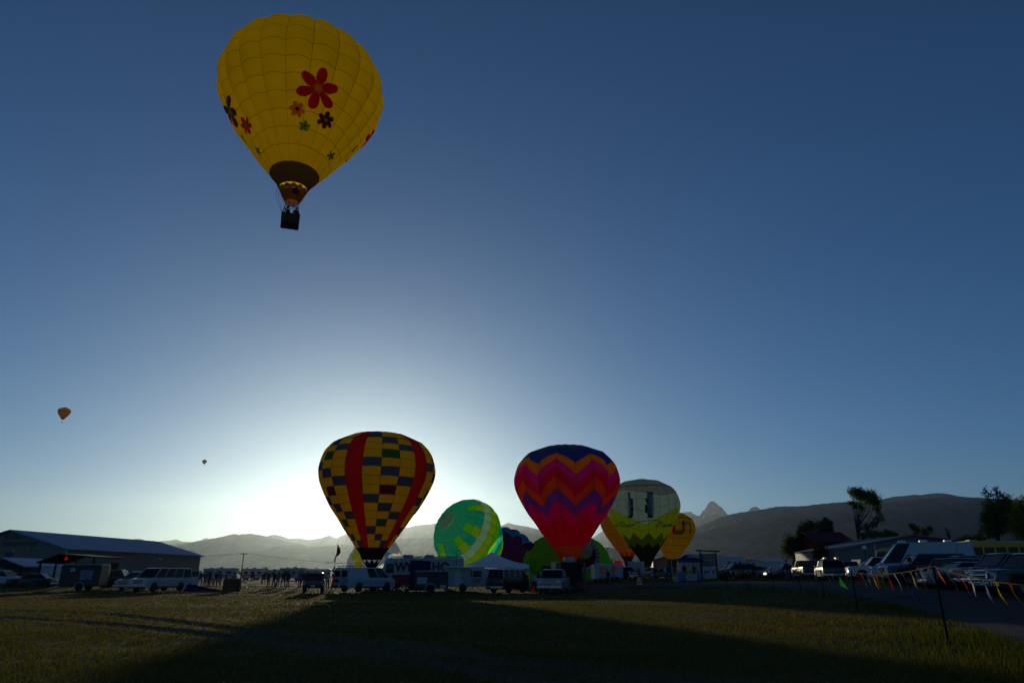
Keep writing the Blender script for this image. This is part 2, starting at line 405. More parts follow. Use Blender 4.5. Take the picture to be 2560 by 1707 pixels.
# ================================================================== grass blades (uncountable: one object)
def grass():
    r = np.random.RandomState(11)
    P = []
    for (d0, d1, dens, w, h) in ((7.6, 13, 620, .0045, .055), (13, 21, 300, .0065, .055), (21, 34, 120, .010, .055), (34, 58, 40, .017, .05), (58, 115, 9, .035, .06)):
        half = R(39.5)
        N = int(dens*half*(d1*d1-d0*d0))
        d = np.sqrt(r.uniform(d0*d0, d1*d1, N)); a = r.uniform(-half, half, N)
        x, y = d*np.sin(a), d*np.cos(a)
        tr = np.minimum(dist_pl(x, y, TRACK_A), dist_pl(x, y, TRACK_B))
        road = in_poly(x, y, road_poly)
        clump = 0.5+0.5*np_noise(x*1.3, y*1.3, 31, 4)
        keep = (~road) & (r.rand(N) < np.clip((tr-0.12)/0.5, 0.02, 1)) & (r.rand(N) < 0.35+0.9*clump)
        worn = np_noise(x*0.22, y*0.5, 77, 4)
        keep &= r.rand(N) < np.clip(1.15+1.6*(worn+0.12), 0.25, 1)
        x, y, d, clump = x[keep], y[keep], d[keep], clump[keep]; N = len(x)
        z = ground_z(x, y)
        dry = np_noise(x*0.35, y*0.35, 41, 4) + 0.35*r.randn(N)
        edge = dist_pl(x, y, ROAD_FRONT)
        lush = np.clip(1-edge/3.5, 0, 1)
        hh = h*(0.55+0.9*r.rand(N))*(0.6+0.9*clump)*(1+0.9*lush)
        tall = r.rand(N) < 0.012
        hh = np.where(tall, hh*2.3, hh)
        ww = w*(0.7+0.7*r.rand(N))*np.where(tall, 0.7, 1)
        th = r.uniform(0, 6.283, N); ln = r.uniform(0.1, 0.75, N)*hh; la = r.uniform(0, 6.283, N)
        P.append((x, y, z, hh, ww, th, ln, la, dry - 0.5*lush))
    x, y, z, hh, ww, th, ln, la, dry = [np.concatenate(c) for c in zip(*P)]
    N = len(x)
    bx, by = np.cos(th)*ww, np.sin(th)*ww
    lx, ly = np.cos(la)*ln, np.sin(la)*ln
    V = np.empty((N, 5, 3), np.float32)
    V[:, 0] = np.stack([x-bx, y-by, z-0.01], 1); V[:, 1] = np.stack([x+bx, y+by, z-0.01], 1)
    V[:, 2] = np.stack([x-bx*.7+lx*.35, y-by*.7+ly*.35, z+hh*.55], 1); V[:, 3] = np.stack([x+bx*.7+lx*.35, y+by*.7+ly*.35, z+hh*.55], 1)
    V[:, 4] = np.stack([x+lx, y+ly, z+hh], 1)
    b = np.arange(N)[:, None]*5
    loops = np.concatenate([b+np.array([[0, 1, 3, 2]]), b+np.array([[2, 3, 4]])], 1).ravel().astype(np.int32)
    me = bpy.data.meshes.new('grass')
    me.vertices.add(N*5); me.vertices.foreach_set('co', V.ravel())
    me.loops.add(len(loops)); me.loops.foreach_set('vertex_index', loops)
    me.polygons.add(N*2)
    st = (np.arange(N)[:, None]*7 + np.array([[0, 4]])).ravel().astype(np.int32)
    me.polygons.foreach_set('loop_start', st)
    me.update(calc_edges=True)
    c0 = np.array([0.050, 0.076, 0.015]); c1 = np.array([0.128, 0.108, 0.042])
    k = np.clip(0.55+0.6*dry, 0, 1)[:, None]
    c = (c0*(1-k)+c1*k)*r.uniform(0.8, 1.2, (N, 1))
    ca = me.color_attributes.new('blade', 'FLOAT_COLOR', 'POINT')
    cc = np.ones((N, 5, 4), np.float32); cc[:, :, :3] = c[:, None, :]
    ca.data.foreach_set('color', cc.ravel())
    m, nt, out = _new('grass_blade')
    a_ = nt.nodes.new('ShaderNodeAttribute'); a_.attribute_name = 'blade'
    d_ = nt.nodes.new('ShaderNodeBsdfDiffuse'); t_ = nt.nodes.new('ShaderNodeBsdfTranslucent')
    mx = nt.nodes.new('ShaderNodeMixShader'); mx.inputs[0].default_value = 0.55
    nt.links.new(a_.outputs['Color'], d_.inputs[0])
    vm = nt.nodes.new('ShaderNodeVectorMath'); vm.operation = 'MULTIPLY'; vm.inputs[1].default_value = (1.15, 0.95, 0.36)
    nt.links.new(a_.outputs['Color'], vm.inputs[0]); nt.links.new(vm.outputs[0], t_.inputs[0])
    nt.links.new(d_.outputs[0], mx.inputs[1]); nt.links.new(t_.outputs[0], mx.inputs[2]); nt.links.new(mx.outputs[0], out.inputs[0])
    me.materials.append(m)
    tag(link('grass', me), 'short dry meadow grass covering the field', 'grass', kind='stuff')
    print('grass blades', N)
grass()

# ================================================================== haze: the air of the valley
hz = MB(); hz.box((0, 0, 1350), (56000, 56000, 2760))
m, nt, out = _new('valley_haze')
pv = nt.nodes.new('ShaderNodeVolumePrincipled')
pv.inputs['Color'].default_value = (0.64,0.80,0.90,1); pv.inputs['Density'].default_value = 1.5e-5; pv.inputs['Anisotropy'].default_value = 0.77
nt.links.new(pv.outputs[0], out.inputs['Volume'])
tag(hz.build('haze', m), 'pale morning haze filling the valley', 'haze', kind='stuff')
# ================================================================== hot air balloons
PROF = [(.165,-.09),(.207,0),(.267,.08),(.406,.271),(.521,.43),(.625,.589),(.744,.748),(.836,.907),(.916,1.067),(.98,1.226),(1,1.385),(.971,1.545),(.912,1.704),(.776,1.863),(.645,1.94),(.41,2.02),(.2,2.055),(0.0,2.067)]
class Profile:
    """outline of an envelope, by arc length s (0 at the mouth, 1 at the crown)"""
    def __init__(self, pts):
        P = np.array(pts, float); k = len(P); o = []
        for i in range(k-1):
            p0, p1, p2, p3 = P[max(i-1,0)], P[i], P[i+1], P[min(i+2,k-1)]
            for t in np.linspace(0, 1, 12, endpoint=False):
                o.append(0.5*((2*p1)+(-p0+p2)*t+(2*p0-5*p1+4*p2-p3)*t*t+(-p0+3*p1-3*p2+p3)*t**3))
        o.append(P[-1]); o = np.array(o); o[:, 0] = np.maximum(o[:, 0], 0)
        L = np.concatenate([[0], np.cumsum(np.hypot(*np.diff(o, axis=0).T))])
        self.len = L[-1]; self.s = L/L[-1]; self.r = o[:, 0]; self.z = o[:, 1]
    def rz(self, s): return float(np.interp(s, self.s, self.r)), float(np.interp(s, self.s, self.z))
    def s_of_z(self, z): return float(np.interp(z, self.z, self.s))
STD = Profile(PROF)
def cut_profile(z0): return Profile([p for p in PROF if z0 < p[1] <= 1.0] + [(math.cos(t), 1.385+0.93*math.sin(t)) for t in [R(a) for a in (-12, 0, 12, 24, 36, 48, 60, 72, 82)]] + [(0.0, 1.385+0.93)])
ROUND, WIDE = cut_profile(0.4), cut_profile(0.72)
M_seam = cloth('seam_tape', (0.10, 0.08, 0.03), 0.45)
class Balloon:
    def __init__(self, name, label, loc, R_, zm, gores, rz=0.0, tilt=None, bulge=0.03, phase=0.0, prof=STD, group=None):
        self.root = thing(name, label, 'hot air balloon', loc, group=group)
        if tilt is not None:
            q = Vector((0, 0, 1)).rotation_difference(Vector(tilt).normalized())
            self.root.rotation_euler = (q.to_matrix() @ Matrix.Rotation(rz, 3, 'Z')).to_euler()
        else: self.root.rotation_euler = (0, 0, rz)
        self.R, self.zm, self.n, self.b, self.ph, self.p = R_, zm, gores, bulge, phase, prof
        self.dphi = 2*math.pi/gores
    def surf(self, phi, s, off=0.0):
        r, z = self.p.rz(s)
        u = ((phi - self.ph)/self.dphi) % 1.0
        k = 4*u*(1-u)
        e = self.b*min(1.0, 3*(1-s))*min(1.0, 0.35+1.2*s)
        rr = self.R*r*(1 + e*(k-0.6)) + off
        zz = self.zm + self.R*z + (self.R*e*0.55*(k-0.5)*max(0.0, (s-0.72)/0.28) if s > 0.72 else 0.0) + (off if s > 0.9 else 0)
        return Vector((rr*math.sin(phi), -rr*math.cos(phi), zz))
    def panels(self, rows, colour, zig=None, nu=4, nv=2, seam=0.035, name='panel', every=1):
        """rows: boundaries in s from mouth to crown; colour(gore, row) -> material; zig(k, phi) -> ds"""
        zig = zig or (lambda k, phi: 0.0)
        for g in range(0, self.n, every):
            for k in range(len(rows)-1):
                m = colour(g, k)
                if m is None: continue
                us = [0, seam] + [seam + (1-seam)*(i+1)/nu for i in range(nu)]
                vsq = [0, seam*1.6] + [seam*1.6 + (1-seam*1.6)*(i+1)/nv for i in range(nv)]
                if seam <= 0: us = [i/nu for i in range(nu+1)]; vsq = [i/nv for i in range(nv+1)]
                mb = MB()
                for v in vsq:
                    for u in us:
                        phi = self.ph + (g+u*every)*self.dphi
                        s0 = rows[k] + zig(k, phi); s1 = rows[k+1] + zig(k+1, phi)
                        mb.v.append(self.surf(phi if u < 1 else phi-1e-9, min(max(s0+(s1-s0)*v, 0), 1)))
                c = len(us)
                for j in range(len(vsq)-1):
                    for i in range(c-1):
                        mb.f.append((j*c+i, j*c+i+1, (j+1)*c+i+1, (j+1)*c+i))
                        mb.m.append(1 if seam > 0 and (i == 0 or j == 0) else 0)
                me = bpy.data.meshes.new(name); me.from_pydata([tuple(p) for p in mb.v], [], mb.f)
                me.materials.append(m); me.materials.append(M_seam)
                me.polygons.foreach_set('material_index', mb.m)
                me.polygons.foreach_set('use_smooth', [True]*len(mb.f))
                link(name, me, self.root)
    def band(self, name, s0, s1, m, nseg=None, nv=2, zig=None):
        n = nseg or self.n*2; mb = MB()
        for j in range(nv+1):
            for i in range(n):
                phi = 2*math.pi*i/n
                mb.v.append(self.surf(phi, s0+(s1-s0)*j/nv))
        for j in range(nv):
            for i in range(n): mb.f.append((j*n+i, j*n+(i+1) % n, (j+1)*n+(i+1) % n, (j+1)*n+i)); mb.m.append(0)
        return mb.build(name, m, self.root, smooth=True)
    def crown(self, s0, m, folds=24):
        mb = MB(); n = folds*2
        for j in range(4):
            for i in range(n):
                phi = 2*math.pi*i/n
                r, z = self.p.rz(s0 + (1-s0)*j/4)
                k = 0.02*self.R*(1 if i % 2 else -1)*(1-j/4)*0.35
                mb.v.append(Vector((self.R*r*math.sin(phi)*1.01, -self.R*r*math.cos(phi)*1.01, self.zm+self.R*z+0.05+k)))
        mb.v.append(Vector((0, 0, self.zm+self.R*self.p.z[-1]+0.04))); c = 4*n
        for j in range(3):
            for i in range(n): mb.f.append((j*n+i, j*n+(i+1) % n, (j+1)*n+(i+1) % n, (j+1)*n+i)); mb.m.append(0)
        for i in range(n): mb.f.append((3*n+i, 3*n+(i+1) % n, c)); mb.m.append(0)
        return mb.build('crown_vent', m, self.root, smooth=False)
    def scoop(self, m, z0, r0, lens=0, gap=0.25, n=48, name='scoop', front=None):
        """fabric cone from the mouth down towards the burner"""
        rm, zt = self.p.rz(0); rm *= self.R*0.985; zt = self.zm + zt*self.R
        mb = MB(); rows = 5
        for j in range(rows+1):
            t = j/rows
            for i in range(n):
                phi = 2*math.pi*i/n
                top = zt - (gap*math.sin(phi*lens/2)**2 if lens else 0.0) - 0.02
                z = z0 + (top - z0)*t
                q = (z - z0)/max(zt - z0, 1e-6)
                r = r0 + (rm - r0)*q
                r *= 1 + 0.02*math.sin(phi*12)*(1-t)*t*4
                mb.v.append(Vector((r*math.sin(phi), -r*math.cos(phi), z)))
        for j in range(rows):
            for i in range(n): mb.f.append((j*n+i, j*n+(i+1) % n, (j+1)*n+(i+1) % n, (j+1)*n+i)); mb.m.append(0)
        return mb.build(name, m, self.root, smooth=True)
    def hit(self, px, py):
        """where the sight line through a photo pixel meets the envelope -> (phi, s)"""
        bpy.context.view_layer.update()
        Mi = self.root.matrix_world.inverted()
        o = Mi @ Vector((0, 0, EYE)); d = (Mi.to_3x3() @ ray(px, py)).normalized()
        t0 = (Mi @ self.root.matrix_world.translation - o).length - 3.2*self.R
        t0 = max(t0, 1.0)
        for i in range(1500):
            p = o + d*(t0 + i*self.R*0.004)
            zn = (p.z - self.zm)/self.R
            if self.p.z[0] < zn < self.p.z[-1]:
                s = self.p.s_of_z(zn); r, _ = self.p.rz(s)
                if math.hypot(p.x, p.y) <= r*self.R: return math.atan2(p.x, -p.y), s
        return None
    def onto(self, phi0, s0, a, b, off=0.03):
        s = min(max(s0 + b/(self.R*self.p.len), 0.0), 0.99); r, _ = self.p.rz(s)
        return self.surf(phi0 + a/max(r*self.R, 0.2), s, off)
    def patch(self, name, phi0, s0, outline, m, parent=None, off=0.03, rings=3):
        """appliqué of the given outline (metres on the fabric), laid on the envelope"""
        cxo = sum(p[0] for p in outline)/len(outline); cyo = sum(p[1] for p in outline)/len(outline)
        mb = MB(); k = len(outline)
        mb.v.append(self.onto(phi0, s0, cxo, cyo, off))
        for j in range(1, rings+1):
            for (a, b) in outline:
                mb.v.append(self.onto(phi0, s0, cxo+(a-cxo)*j/rings, cyo+(b-cyo)*j/rings, off))
        for i in range(k): mb.f.append((0, 1+i, 1+(i+1) % k)); mb.m.append(0)
        for j in range(rings-1):
            for i in range(k):
                mb.f.append((1+j*k+i, 1+(j+1)*k+i, 1+(j+1)*k+(i+1) % k, 1+j*k+(i+1) % k)); mb.m.append(0)
        return mb.build(name, m, parent or self.root, smooth=True)
    def flower(self, px, py, rpx, np_, m, mc, rot=0.0, wide=0.34):
        h = self.hit(px, py)
        if h is None: print('flower missed', px, py); return
        phi, s = h
        bpy.context.view_layer.update()
        wp = self.root.matrix_world @ self.surf(phi, s)
        rad = rpx*(wp.y*cp + (wp.z-EYE)*sp)/FPX
        f = None
        f = self.patch('flower', phi, s, [(rad*0.24*math.cos(t*math.pi/6), rad*0.24*math.sin(t*math.pi/6)) for t in range(12)], mc, off=0.06, rings=1)
        for i in range(np_):
            t = rot + 2*math.pi*i/np_
            ol = []
            for j in range(14):
                q = 2*math.pi*j/14
                L = 0.56*rad + 0.44*rad*math.cos(q)
                Wd = wide*rad*math.sin(q)*(0.62+0.38*(L/rad))
                ol.append((L*math.sin(t)+Wd*math.cos(t), L*math.cos(t)-Wd*math.sin(t)))
            pl = self.patch('petal', phi, s, ol, m, f, off=0.04, rings=2)

M_wicker = mat('wicker', (0.11, 0.055, 0.02), rough=0.8, var=0.4, scale=9, bump=0.8, bscale=60)
M_leather = mat('dark_leather', (0.02, 0.015, 0.012), rough=0.6)
M_steel = mat('steel', (0.45, 0.45, 0.46), rough=0.35, metal=0.9)
M_cable = mat('cable', (0.05, 0.05, 0.05), rough=0.6)
def basket(root, w=1.5, d=1.15, h=1.12, burners=2, mouth_r=1.5, mouth_z=4.4, fine=True):
    mb = MB(); nx = 9
    # woven body: horizontal courses bulging a little
    cs = 9
    for j in range(cs):
        k = 1.0 + 0.012*(j % 2); zz = 0.06 + (h-0.12)*j/cs
        mb.box((0, 0, zz+(h-0.12)/cs/2), (w*k, d*k, (h-0.12)/cs*0.96))
    bk = mb.build('basket', M_wicker, root, bevel=0.02, seg=1)
    mb = MB()
    for sy in (-1, 1): mb.bar((-w/2-.03, sy*d/2, h-.03), (w/2+.03, sy*d/2, h-.03), 0.1)
    for sx in (-1, 1): mb.bar((sx*w/2, -d/2, h-.03), (sx*w/2, d/2, h-.03), 0.1)
    mb.build('rim', M_leather, bk, bevel=0.02)
    mb = MB()
    for sx in (-1, 0, 1): mb.box((sx*w*0.36, 0, 0.03), (0.09, d*1.04, 0.06))
    mb.box((0, 0, 0.085), (w*1.03, d*1.03, 0.07))
    mb.build('skid_base', M_leather, bk)
    if not fine: return bk
    for sx in (-1, 1):
        for sy in (-1, 1):
            mb = MB(); mb.tube([(sx*w/2*.96, sy*d/2*.94, h*0.5), (sx*w/2*.93, sy*d/2*.92, h), (sx*w*.34, sy*d*.34, 2.05)], 0.035, 6)
            mb.build('upright', M_leather, root)
    mb = MB()
    for sy in (-1, 1): mb.tube([(-w*.36, sy*d*.36, 2.07), (w*.36, sy*d*.36, 2.07)], 0.03, 6)
    for sx in (-1, 1): mb.tube([(sx*w*.36, -d*.36, 2.07), (sx*w*.36, d*.36, 2.07)], 0.03, 6)
    mb.tube([(-w*.36, 0, 2.07), (w*.36, 0, 2.07)], 0.025, 6)
    fr = mb.build('burner_frame', M_steel, root)
    for i in range(burners):
        x = (i-(burners-1)/2)*0.34
        mb = MB(); mb.lathe([(.05, 1.95), (.07, 2.02), (.12, 2.12), (.13, 2.3), (.14, 2.42), (.12, 2.43)], 12, (x, 0, 0))
        mb.tube([(x-.1, 0, 2.1), (x-.15, 0, 2.25), (x-.1, .05, 2.38)], 0.012, 5)
        mb.build('burner', M_steel, root)
    for sx in (-1, 1):
        for sy in (-1, 1):
            for k in (-1, 1):
                a = math.atan2(sy, sx) + k*0.3
                mb = MB(); mb.tube([(sx*w*.36, sy*d*.36, 2.07), (math.cos(a)*mouth_r, math.sin(a)*mouth_r, mouth_z)], 0.010, 4)
                mb.build('suspension_wire', M_cable, root)
    return bk

def C(n, c, t=0.55, **k):
    return cloth(n, tuple(min(0.97, v*1.75) for v in c), min(t*1.45, 0.9), **k)
# ---- the yellow balloon in flight
M_yel = C('yellow_nylon', (0.55, 0.41, 0.005), 0.52)
M_brn = C('brown_nylon', (0.10, 0.055, 0.02), 0.25)
M_org = C('orange_nylon', (0.30, 0.085, 0.006), 0.16)
P_red, P_oran, P_mar, P_grn = C('patch_red', (0.45, 0.012, 0.015), 0.35), C('patch_orange', (0.55, 0.16, 0.03), 0.4), C('patch_maroon', (0.10, 0.014, 0.012), 0.25), C('patch_green', (0.10, 0.30, 0.02), 0.35)
P_pur, P_teal, P_navy = C('patch_purple', (0.10, 0.03, 0.13), 0.3), C('patch_teal', (0.01, 0.12, 0.08), 0.3), C('patch_navy', (0.012, 0.014, 0.05), 0.2)
b0 = at(724, 566, 54)
BY = Balloon('hot_air_balloon', 'bright yellow balloon patterned with big daisies, flying overhead', b0, 7.62, 4.55, 20,
             rz=-math.atan2(b0.x, b0.y), tilt=(-.04, .06, 1), bulge=0.05, phase=R(3))
sb = STD.s_of_z(0.108)
rows = [sb + (0.965-sb)*i/14 for i in range(15)]
BY.panels(rows, lambda g, k: M_yel, seam=0.014)
BY.crown(0.962, M_yel, 20)
BY.band('mouth_band', 0.0, sb, M_brn)
BY.scoop(M_org, 2.45, 0.62, lens=12, gap=0.16, n=84)
for a in [(794.4,223.4,53,6,P_red,P_oran,0.1,.29), (743,275,20,6,P_oran,P_mar,-.4,.34), (813,302,22,6,P_mar,P_grn,-.1,.33), (761,316,14,5,P_grn,P_red,0.1,.4),
          (826,390.6,13,5,P_teal,P_teal,.3,.3), (575,278,44,6,P_pur,P_grn,.25,.28), (617,315,24,6,P_red,P_grn,0,.3), (611,349,14,5,P_navy,P_teal,.2,.3), (647,379,12,5,P_teal,P_teal,.1,.3),
          (885,373,12,5,P_teal,P_teal,.2,.35), (914,355,38,6,P_red,P_oran,.3,.34), (867,402,8,5,P_pur,P_pur,0,.35)]:
    BY.flower(*a)
# flower on the scoop
o = BY.root; bpy.context.view_layer.update()
mbf = MB(); zc_, ph_ = 3.15, R(12)
rm_ = STD.rz(0)[0]*7.62; zt_ = 4.55 + STD.rz(0)[1]*7.62
for i in range(5):
    t = 2*math.pi*i/5+.1; k0 = len(mbf.v); ol = []
    for j in range(12):
        q = 2*math.pi*j/12; L = .2+.15*math.cos(q); w_ = .13*math.sin(q)
        aa, bb = L*math.sin(t)+w_*math.cos(t), L*math.cos(t)-w_*math.sin(t)
        z = zc_+bb*.9; r = .62+(rm_*.985-.62)*(z-2.45)/(zt_-2.45)+.05; ol.append(Vector((r*math.sin(ph_+aa/r), -r*math.cos(ph_+aa/r), z)))
    mbf.add(ol, [tuple(range(12))])
mbf.build('flower', P_navy, o)
basket(o, 1.5, 1.1, 1.02, 2, 1.2, 3.6)
for (x0, sag) in ((-1.05, .9), (-1.25, 1.2), (-.85, .5)):
    mb = MB(); pts = []
    for i in range(13):
        t = i/12; pts.append(Vector((x0+(-.72-x0)*t - sag*.45*math.sin(t*math.pi)*(1-t), -.35+.1*t, 3.9-2.9*t - sag*.25*math.sin(t*math.pi))))
    mb.tube(pts, 0.014, 4); mb.build('control_line', M_cable, o)

# ---- placing a balloon that stands on the field
def place(px, D, rpx, mouth_py, top_py):
    c = at(px, (mouth_py+top_py)/2, D)
    depth = c.y*cp + (c.z-EYE)*sp
    R_ = rpx*depth/FPX
    zm = at(px, mouth_py, D).z
    return Vector((c.x, D, 0)), R_, zm, -math.atan2(c.x, D)

# ---- the chequered one
M_cy, M_cr = C('gold_nylon', (0.56, 0.40, 0.012), 0.4), C('crimson_nylon', (0.42, 0.012, 0.015), 0.4)
M_cb, M_cg, M_cp_ = C('slate_blue_nylon', (0.045, 0.075, 0.14), 0.3), C('bottle_green_nylon', (0.03, 0.10, 0.025), 0.3), C('plum_nylon', (0.09, 0.012, 0.05), 0.3)
M_blk = C('black_nylon', (0.02, 0.02, 0.025), 0.15)
loc, R_, zm, rz = place(940, 112, 144, 1384.5, 1087)
B = Balloon('hot_air_balloon', 'gold and blue chequered balloon with crimson vertical stripes, upright behind the white cargo van', loc, R_, zm, 20, rz, bulge=0.035, phase=R(3.1))
zy = lambda y: (1370-y)/628.0
yb = [1310,1240,1170,1092,1018,942,860,775,682,588,493,400,305,235,160]
rows = [STD.s_of_z(zy(y)*(0.955 if y < 1200 else 1.0)) for y in yb] + [0.955]
def chk(g, k):
    row = len(yb)-1-k; q = (g+2) % 4
    if q == 0: return M_cr
    grp = (g+2)//4
    if q == 1 and False: return M_cy
    if (g % 4) == 3: return (M_cb if row in (0,4,8,12) else M_cy)
    if (g % 4) == 0: return ({1:M_cb,3:M_cg,5:M_cb,7:M_cp_,9:M_cb,11:M_cg,13:M_cb} if grp % 2 == 0 else {1:M_cb,3:M_cp_,5:M_cb,7:M_cg,9:M_cb,11:M_cp_,13:M_cb}).get(row, M_cy)
    return (M_cb if row in (2,6,10,14) else M_cy)
B.panels(rows, chk, seam=0.02)
B.crown(0.952, M_cy, 20)
B.band('mouth_band', 0, rows[0], M_blk)
B.scoop(M_blk, 2.2, 0.55, lens=10, gap=0.45, n=80)
basket(B.root, 1.6, 1.2, 1.12, 2, 1.2, zm-1.2, True)
mb = MB(); a_ = Vector((-R_*0.9, 0, zm+R_*1.55)); e_ = at(540, 1428, 125)
Bi = Matrix.Rotation(-rz, 3, 'Z'); e_l = Bi @ (e_ - loc)
mb.tube([Vector((0, 0, zm+R_*2.07)), Vector((-R_*.72, 0, zm+R_*1.9)), Vector((-R_*1.0, 0, zm+R_*1.45))] + [Vector((-R_*1.0, 0, zm+R_*1.45)).lerp(e_l, t/10) - Vector((0, 0, 1.2*math.sin(math.pi*t/10))) for t in range(1, 11)], 0.009, 4)
mb.build('crown_line', M_cable, B.root)

# ---- the chevron one
cc = {k: C('chevron_'+k, c, 0.5) for k, c in dict(navy=(0.010,0.08,0.28), teal=(0.03,0.11,0.16), gold=(0.62,0.29,0.008), pink=(0.50,0.012,0.24), red=(0.50,0.005,0.035), orange=(0.58,0.085,0.008), violet=(0.13,0.06,0.36), rose=(0.54,0.005,0.13), scarlet=(0.5,0.010,0.03), amber=(0.40,0.13,0.008)).items()}
loc, R_, zm, rz = place(1418, 118, 129, 1386, 1112)
B = Balloon('hot_air_balloon', 'red, orange and violet chevron striped balloon, upright behind the dark open trailer', loc, R_, zm, 16, rz, bulge=0.095, phase=R(-12))
zrow = [0.15, 0.38, 0.59, 0.79, 0.98, 1.17, 1.36, 1.53, 1.70, 1.88]
rows = [STD.s_of_z(z) for z in zrow] + [0.965]
order = ['scarlet','red','rose','violet','orange','red','pink','gold','navy','teal']
def tri(phi):
    u = ((phi - R(-12))/(2*2*math.pi/16)) % 1.0
    return abs(2*u-1)*2-1
amp = [a/STD.len for a in (0, .075, .107, .15, .178, .19, .18, .158, .117, .1, 0)]
B.panels(rows, lambda g, k: cc[order[k]], zig=lambda k, phi: amp[k]*tri(phi), seam=0.012, nu=5)
B.crown(0.962, cc['teal'], 16)
B.band('mouth_band', 0, rows[0], cc['amber'], nv=3)
B.scoop(cc['amber'], 2.6, 0.7)
basket(B.root, 1.6, 1.2, 1.12, 2, 1.2, zm-1.5, True)

# ---- the grey and lime one with the big H
hh = {k: C('mountain_'+k, c, t) for k, (c, t) in dict(grey=((0.25,0.25,0.23),.5), mist=((0.36,0.42,0.41),.54), lime=((0.33,0.38,0.008),.48), fern=((0.07,0.115,0.012),.4), black=((0.022,0.02,0.016),.2), ink=((0.02,0.035,0.05),.2)).items()}
loc, R_, zm, rz = place(1610, 168, 92, 1394, 1183)
B = Balloon('hot_air_balloon', 'grey and lime green balloon with mountain zigzags and a large letter H', loc, R_, zm, 20, rz, bulge=0.025, phase=R(9), tilt=(-.01, 0, 1))
zrow = [0.17, 0.30, 0.52, 0.74, 1.02, 1.26, 1.45, 1.62, 1.80]
rows = [STD.s_of_z(z) for z in zrow] + [0.965]
def hz_zig(k, phi):
    u = (phi - R(9)) / (2*math.pi/10)
    t = abs((u % 1.0)*2-1)*2-1
    if k == 1: return 0.025*t
    if k == 2: return 0.035*t
    if k in (3, 4, 5): return (.035, .085, .045)[k-3]*(1-2*abs((((phi-R(2))/(2*math.pi/3)) % 1.0)*2-1))
    if k == 7: return 0.03*(abs(((phi+R(30))/(2*math.pi/3)) % 1.0*2-1)*2-1)
    return 0.0
oc = ['black','fern','lime','lime','mist','mist','mist','grey','grey']
B.panels(rows, lambda g, k: hh[oc[k]], zig=hz_zig, seam=0.022, nu=5)
B.crown(0.962, hh['grey'], 20)
B.band('mouth_band', 0, rows[0], hh['black'])
B.scoop(hh['black'], 2.5, 0.6)
basket(B.root, 1.6, 1.2, 1.12, 2, 1.2, zm-1.5, True)
HB = B
def hit_poly(B, name, pts, m, parent=None, off=0.05):
    hs = [B.hit(*p) for p in pts]; hs = [h for h in hs if h]
    if len(hs) < 3: return None
    c = (sum(h[0] for h in hs)/len(hs), sum(h[1] for h in hs)/len(hs))
    ol = []
    for ph, s in hs:
        r, _ = B.p.rz(s); ol.append(((ph-c[0])*r*B.R, (s-c[1])*B.R*B.p.len))
    return B.patch(name, c[0], c[1], ol, m, parent, off, rings=1)
zp = lambda x, y: (1500 + x/6.272, 1170 + y/6.272)
# the letter H: two stems with scalloped inner edges
stemL = [(430,380),(470,380),(470,450),(480,470),(520,478),(520,505),(485,515),(480,555),(486,570),(520,578),(520,600),(488,612),(482,655),(488,672),(525,680),(525,702),(492,712),(488,745),(500,768),(515,778),(425,778),(440,765),(452,740),(455,440),(440,400)]
stemR = [(720,372),(825,372),(808,385),(798,420),(796,740),(808,765),(828,776),(715,776),(738,765),(752,740),(755,712),(735,705),(705,695),(705,678),(740,672),(752,650),(752,612),(735,602),(705,595),(705,572),(740,568),(752,550),(752,505),(735,492),(700,488),(700,470),(742,465),(752,440),(748,400),(738,385)]
for st in (stemL, stemR):
    # each stem as a few stacked pieces so the appliqué stays a clean shape
    hs = [B.hit(*zp(*p)) for p in st]
    hs = [h for h in hs if h]
    c = (sum(h[0] for h in hs)/len(hs), sum(h[1] for h in hs)/len(hs))
    me = bpy.data.meshes.new('letter_stem'); bm = bmesh.new()
    vs_ = [bm.verts.new(B.surf(h[0], h[1], 0.06)) for h in hs]
    f = bm.faces.new(vs_); bmesh.ops.triangulate(bm, faces=[f]); bm.to_mesh(me); bm.free()
    me.materials.append(hh['ink']); link('letter_stem', me, B.root)
# the handwriting across the lime band
strokes = [[(170,880),(190,905),(205,880),(215,910),(235,885),(245,912),(262,890),(268,905),(300,885)], [(300,858),(345,852),(390,845)], [(345,852),(325,890),(335,912),(365,905)], [(365,905),(375,880),(395,872),(402,890),(385,910),(365,905)],
           [(402,890),(425,882),(430,905),(418,925),(440,905),(452,880),(470,878),(475,895),(452,918),(470,905),(500,893)], [(500,893),(520,878),(528,890),(510,898),(530,888),(560,870),(610,845),(660,830),(720,825),(800,815),(880,812),(930,818),(945,828)],
           [(945,838),(905,862),(880,890),(868,908),(862,915),(880,915),(925,890),(960,868),(985,848),(980,838),(950,842),(930,850)], [(930,872),(955,880),(975,905),(990,912)], [(990,912),(1000,890),(1020,888),(1025,905),(1005,915),(1000,900)], [(1045,890),(1030,905),(1045,912)], [(1045,912),(1060,895),(1075,882),(1070,905),(1085,890)], [(1085,920),(1130,850),(1160,830)], [(1085,890),(1110,880),(1120,900),(1100,912)], [(1120,905),(1150,890),(1165,905)]]
for st in strokes:
    mb = MB(); pts = []
    for i in range(len(st)-1):
        for t in (0, .5): pts.append((st[i][0]+(st[i+1][0]-st[i][0])*t, st[i][1]+(st[i+1][1]-st[i][1])*t))
    pts.append(st[-1])
    hs = [B.hit(*zp(*p)) for p in pts]; pp = [B.surf(h[0], h[1], 0.04) for h in hs if h]
    if len(pp) > 1: mb.tube(pp, 0.075, 5); mb.build('pen_stroke', hh['ink'], B.root)

